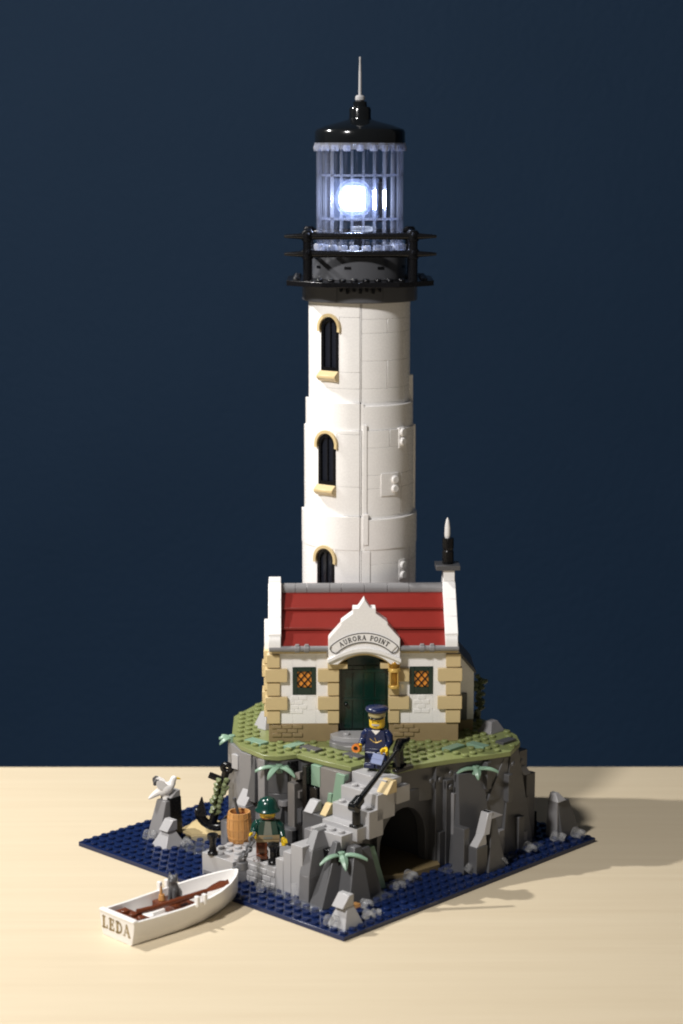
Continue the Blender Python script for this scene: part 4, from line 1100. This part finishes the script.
# ================================================================== ANCHOR WITH SEAWEED
ax, ay = -11.0, -.2
an = thing('anchor', 'black anchor leaning against the left side of the cliff', 'anchor', (ax, ay, 1.75), R(-8)); an.scale = (.9, .9, .88)
lean = T(0,0,0,R(4),R(15),0)
m_ = MB(); m_.T = lean
m_.tube([(0,0,.4),(0,0,6.1)], [.42,.36], 12)
fl = [(1.55*math.sin(R(a)), 0, 1.35-1.35*math.cos(R(a))) for a in range(-105, 106, 15)]
m_.tube(fl, [.08]+[.46]*(len(fl)-2)+[.08], 10)
an_sh = m_.build('shank', 'black', an, bevel=0)
for s_ in (-1, 1):
    m_ = MB(); m_.T = lean @ T(s_*1.45, 0, 1.5, 0, R(s_*10))
    m_.prism([(-.5,-.5),(.5,-.5),(.5,.5),(-.5,.5)], -.7, 1.2, [(-.05,-.05),(.05,-.05),(.05,.05),(-.05,.05)]); m_.build('fluke', 'black', an)
m_ = MB(); m_.T = lean; m_.rod((-1.5,-.1,5.2), (.6,-.1,5.0), .32, .32, 12); m_.build('stock', 'black', an, bevel=.03)
m_ = MB(); m_.T = lean; m_.tube([(.42*math.cos(R(a)), 0, 6.4+.36*math.sin(R(a))) for a in range(0, 360, 24)], .28, 10, closed=True); m_.build('ring', 'black', an, bevel=0)
m_ = MB(); m_.T = Matrix.Translation((0,0,0)) @ lean
r2 = random.Random(3)
m_.tube([(.35*math.sin(i*1.1), -.35-.1*math.cos(i), 1.4+i*.36) for i in range(11)], .13, 7)
for i in range(16):
    z = 1.5+i*.235; s_ = 1 if i % 2 else -1
    b = Vector((.15*s_, -.42, z)); tip = b+Vector((s_*(.15+.55*r2.random()), -.3*r2.random(), .25+.5*r2.random()))
    m_.tube([b, b+(tip-b)*.5+Vector((0,-.15,.1)), tip], [.12,.30,.10], 8)
o = m_.build('seaweed_vine', 'sage', bevel=0); o.scale = (.9, .9, .88); o.location = Vector((ax, ay, 1.75))*S; o.rotation_euler.z = R(-8); tagged(o, 'olive green leafy seaweed wound around the black anchor', 'seaweed')
# vine behind the cottage's right end
m_ = MB(); r2 = random.Random(8)
for i in range(26):
    b = Vector((.4*r2.random()-.2, .5*r2.random(), .2+i*.145)); tip = b+Vector((-.5+1.1*r2.random(), -.5*r2.random(), .1+.35*r2.random()))
    m_.tube([b, (b+tip)/2+Vector((0,0,.1)), tip], [.1,.26,.1], 7)
m_.tube([(0,.2,0),(.1,.3,2),(0,.2,4.0)], .15, 8)
o = m_.build('climbing_plant', 'darkleaf', bevel=0); o.location = Vector((12.6, 5.4, GZ))*S; tagged(o, 'dark olive climbing plant behind the right end of the cottage', 'plant')

# ================================================================== SEAGULL
gx, gy = uv(6.3, 27.5)
gu = thing('seagull', 'white toy seagull with a raised wing and yellow beak on its rock', 'seagull', (gx-.1, gy, 4.1), R(8)); gu.scale = (.84,)*3
m_ = MB()
m_.ell((0,0,.75), (1.0,.62,.68), rot=Euler((0,R(-25),0)))
m_.tube([(.45,0,.95),(.75,0,1.35),(.82,0,1.72),(.98,0,1.9)], [.5,.38,.32,.25], 12); m_.ell((.92,0,1.85), (.34,.3,.3))
m_.tube([(-.5,0,.55),(-1.1,0,.2),(-1.75,0,-.25)], [.42,.32,.12], 10)
m_.tube([(.05,.05,.35),(.1,.0,-.4)], [.34,.42], 10)
m_.build('body', 'white', gu, remesh=.06)
m_ = MB(); m_.tube([(1.1,0,1.86),(1.45,0,1.82),(1.62,0,1.72)], [.13,.10,.04], 8); m_.build('beak', 'yellow', gu, bevel=0)
WP = [(.30,.95),(.28,1.25),(-.15,1.75),(-.62,1.95),(-.95,1.80),(-1.02,1.35),(-.70,.95),(-.2,.65)]
TP = [(-.62,1.95),(-1.0,2.05),(-1.32,1.75),(-1.30,1.40),(-1.02,1.35),(-.95,1.80)]
for y_, rx in ((-.42, -14), (.34, 14)):
    m_ = MB(); m_.T = T(0, y_, 0, R(0), 0, R(-rx)); m_.slab(WP[::-1], -.09, .09); m_.build('wing', 'white', gu, bevel=.05)
    m_ = MB(); m_.T = T(0, y_, 0, R(0), 0, R(-rx)); m_.slab(TP[::-1] if 0 else TP, -.088, .088); m_.build('wing_tip', 'dgrey', gu, bevel=.05)

# ================================================================== BOAT
BA = R(44.5); BX, BY = -16.95, -22.25
bt = thing('rowing_boat', 'white rowing boat lettered LEDA with brown thwarts on the bare table', 'boat', (BX, BY, 0), BA)
stn = [ # x, half top, half mid, half bottom, z bottom, z top
 (0,2.12,2.0,1.80,.02,1.98),(.6,2.15,2.04,1.86,.02,1.93),(2.5,2.22,2.15,1.95,.02,1.88),(5,2.34,2.26,2.0,.02,1.88),(7.2,2.28,2.15,1.78,.02,1.96),
 (9,1.98,1.78,1.3,.03,2.1),(10.4,1.5,1.25,.78,.06,2.28),(11.4,.98,.74,.36,.14,2.46),(12.0,.52,.36,.16,.3,2.58),(12.35,.16,.12,.07,.55,2.66)]
def ringpts(x, t, m, b, z0, z1, th=0, lip=0):
    zm = (z0+z1)/2
    t, m, b = max(.03, t-th), max(.03, m-th), max(.02, b-th); zb = z0+th*1.3
    return [(x,-t,z1),(x,-m,zm),(x,-b-.0,zb+.12),(x,-b+min(.12,b*.5),zb),(x,0,zb),(x,b-min(.12,b*.5),zb),(x,b,zb+.12),(x,m,zm),(x,t,z1)]
m_ = MB(); vs = []; fs = []
no = len(stn); K = 9
for s_ in stn: vs += ringpts(*s_)
TH = .26
inn = []
for i, (x, t_, mm, b_, z0, z1) in enumerate(stn):
    xi = x
    if i == 0: xi = .28
    if i == no-1: xi = 12.0
    inn.append((xi, t_, mm, b_, z0, z1))
for s_ in inn: vs += ringpts(*s_, th=TH)
O = no*K
for i in range(no-1):
    for k in range(K-1):
        fs.append((i*K+k, i*K+k+1, (i+1)*K+k+1, (i+1)*K+k))
        fs.append((O+i*K+k, O+(i+1)*K+k, O+(i+1)*K+k+1, O+i*K+k+1))
    fs.append((i*K, (i+1)*K, O+(i+1)*K, O+i*K)); fs.append((i*K+K-1, O+i*K+K-1, O+(i+1)*K+K-1, (i+1)*K+K-1))
fs.append(tuple(range(K-1,-1,-1))); fs.append(tuple(O+k for k in range(K)))
e = (no-1)*K
fs.append(tuple(e+k for k in range(K))); fs.append(tuple(O+e+k for k in range(K-1,-1,-1)))
fs.append((0, O, O+K-1, K-1)); fs.append((e, e+K-1, O+e+K-1, O+e))
m_.add(vs, fs)
hull = m_.build('hull', 'offwhite', bt, bevel=.05, smooth=32)
m_ = MB(); m_.prism([(-.10,-2.14),(.42,-2.14),(.42,2.14),(-.10,2.14)], 1.86, 2.1, [(-.06,-2.1),(.38,-2.1),(.38,2.1),(-.06,2.1)])
m_.slab([(-.06,0),(0,0),(0,0)], 0, 0) if False else None
m_.build('transom_rail', 'offwhite', bt, bevel=.07)
# lettering on the stern
m_ = MB(); hh = .92; TLb = text_len('LEDA', .1)*hh
def plb(x, y, d):
    zz_ = .62+y*hh; yy = -(x*hh-TLb/2)
    return (-.018 if d == 0 else .02, yy+.05, zz_)
write(m_, 'LEDA', plb, space=.1, bold=1.45); m_.build('lettering', 'ink', hull, bevel=0)
m_ = MB(); m_.box(.5, 2.2, -1.75, 1.75, 1.0, 1.62)
for y in (-1.2,-.2,.8): m_.stud(1.45, y, 1.62, r=.36, h=.26)
m_.build('stern_thwart', 'brown', bt, bevel=.05)
m_ = MB(); m_.box(5.0, 7.2, -1.86, 1.86, .95, 1.42); m_.build('middle_thwart', 'brown', bt, bevel=.05)
m_ = MB(); m_.box(2.4, 5.2, -1.55, 1.6, .4, .85); m_.stud(4.4, 1.1, .85, r=.5, h=.3); m_.stud(3.5, .2, .85); m_.box(3.6,5.0,.2,1.4,.8,1.15); m_.build('floor_plate', 'offwhite', bt, bevel=.05)
for sy in (-1, 1):
    for x in (6.0, 6.75):
        m_ = MB(); m_.box(x, x+.30, sy*2.30-.2, sy*2.30+.2, 1.7, 2.55); m_.build('oarlock', 'offwhite', bt, bevel=.06)
def bw(lx, ly, lz): return (BX+lx*math.cos(BA)-ly*math.sin(BA), BY+lx*math.sin(BA)+ly*math.cos(BA), lz)
# oar
oa = thing('oar', 'reddish brown oar lying along the inside of the boat', 'oar', bw(0,0,0), BA)
m_ = MB(); m_.tube([(1.8,-.25,1.86),(3,-.55,1.9),(8.2,-.95,2.05)], [.24,.24,.22], 12); m_.build('shaft', 'brown', oa, bevel=0)
m_ = MB(); bl = []
vs = []; fs = []; n = 8
for i in range(n+1):
    s_ = i/n; x = 8.0+2.6*s_; wd = .18+.42*math.sin(min(1, s_*1.25)*math.pi/2) if s_ < .85 else .60*math.sqrt(max(.05, 1-((s_-.85)/.15)**2))
    y = -.93+.08*s_; z = 2.05+.12*s_+.12*s_*s_
    vs += [(x,y-wd,z+.0),(x,y,z+.13),(x,y+wd,z+.0),(x,y,z-.12)]
for i in range(n):
    for k in range(4): fs.append((i*4+k, (i+1)*4+k, (i+1)*4+(k+1)%4, i*4+(k+1)%4))
fs.append((0,1,2,3)); fs.append((n*4+3,n*4+2,n*4+1,n*4))
m_.add(vs, fs); m_.build('blade', 'brown', oa, bevel=0, smooth=60)
# cat
ct = thing('cat', 'small dark grey toy cat sitting on the middle thwart of the boat', 'cat', bw(6.2,.45,1.43), BA-R(70))
m_ = MB()
m_.ell((0,.15,.45), (.42,.52,.48)); m_.tube([(0,.1,.5),(0,-.1,1.0),(0,-.18,1.35)], [.42,.33,.27], 12)
m_.ell((0,-.26,1.62), (.36,.34,.31)); m_.ell((0,-.52,1.54), (.17,.16,.13))
for s_ in (-1, 1):
    m_.lathe([(.15,0),(.09,.18),(.02,.32)], 8, 0, M4=T(s_*.22,-.2,1.8,R(6),R(s_*10)))
    m_.tube([(s_*.18,-.30,.95),(s_*.18,-.42,.4),(s_*.18,-.50,.08)], [.15,.12,.13], 8)
m_.tube([(0,.5,.25),(-.45,.75,.3),(-.75,.6,.7),(-.72,.5,1.2)], [.13,.13,.12,.08], 8)
m_.build('body', 'dgrey', ct, remesh=.045); ct.scale = (1.16,)*3
o = MB(); o.cyl(0,0,0,.45,.3,.24,14); o.lathe([(.12,.4),(.1,.85),(.02,1.15)], 10, 0, (-.05,0,0)); o = o.build('bait_cup', ['nougat'], bevel=.02, loc=bw(5.6,1.35,1.43)); tagged(o, 'small orange brown cup beside the cat in the boat', 'cup')
# ------------------------------------------------------------------ chain and mooring cleat
hx = from_fig(-1.25, -1.12, 2.15, fx, fy, FZ, FR)
cl_w = Vector((-7.75, -13.05, 2.55))
cl = thing('mooring_cleat', 'dark grey ring bracket holding the chain end over the boat bow', 'bracket', tuple(cl_w), R(30))
m_ = MB(); m_.cyl(0,0,-.15,.5,.52,.48,18); m_.rod((-.9,-.1,.05), (-.3,0,.1), .16, .2, 10); m_.build('base', 'metal', cl, bevel=.04)
m_ = MB(); m_.tube([(.28*math.cos(R(a)), 0, .75+.28*math.sin(R(a))) for a in range(0, 360, 30)], .1, 8, closed=True); m_.build('eye', 'metal', cl, bevel=0)
chn = thing('mooring_chain', 'grey toy chain hanging from the sailor hand down to the boat bow', 'chain', hx)
p0 = Vector((0,0,.15)); p1 = cl_w-Vector(hx)+Vector((0,0,.95)); NL = 6
d = (p1-p0)/NL
for i in range(NL+1):
    c = p0+d*i+Vector((.12*math.sin(i/NL*math.pi),0,-.25*math.sin(i/NL*math.pi)))
    q = (d.to_track_quat('Z', 'Y').to_matrix().to_4x4()) @ Matrix.Rotation(R(90*(i % 2)+35), 4, 'Z')
    m_ = MB(); m_.T = Matrix.Translation(c) @ q
    L_ = d.length*.62
    pts = [(.25*math.cos(R(a)), 0, (.20*math.sin(R(a)))+(L_-.2 if 0 <= a % 360 <= 180 else -(L_-.2))) for a in (0,45,90,135,180,180.1,225,270,315,359.9)]
    m_.tube(pts, .10, 8, closed=True); m_.build('chain_link', 'metal', chn, bevel=0)
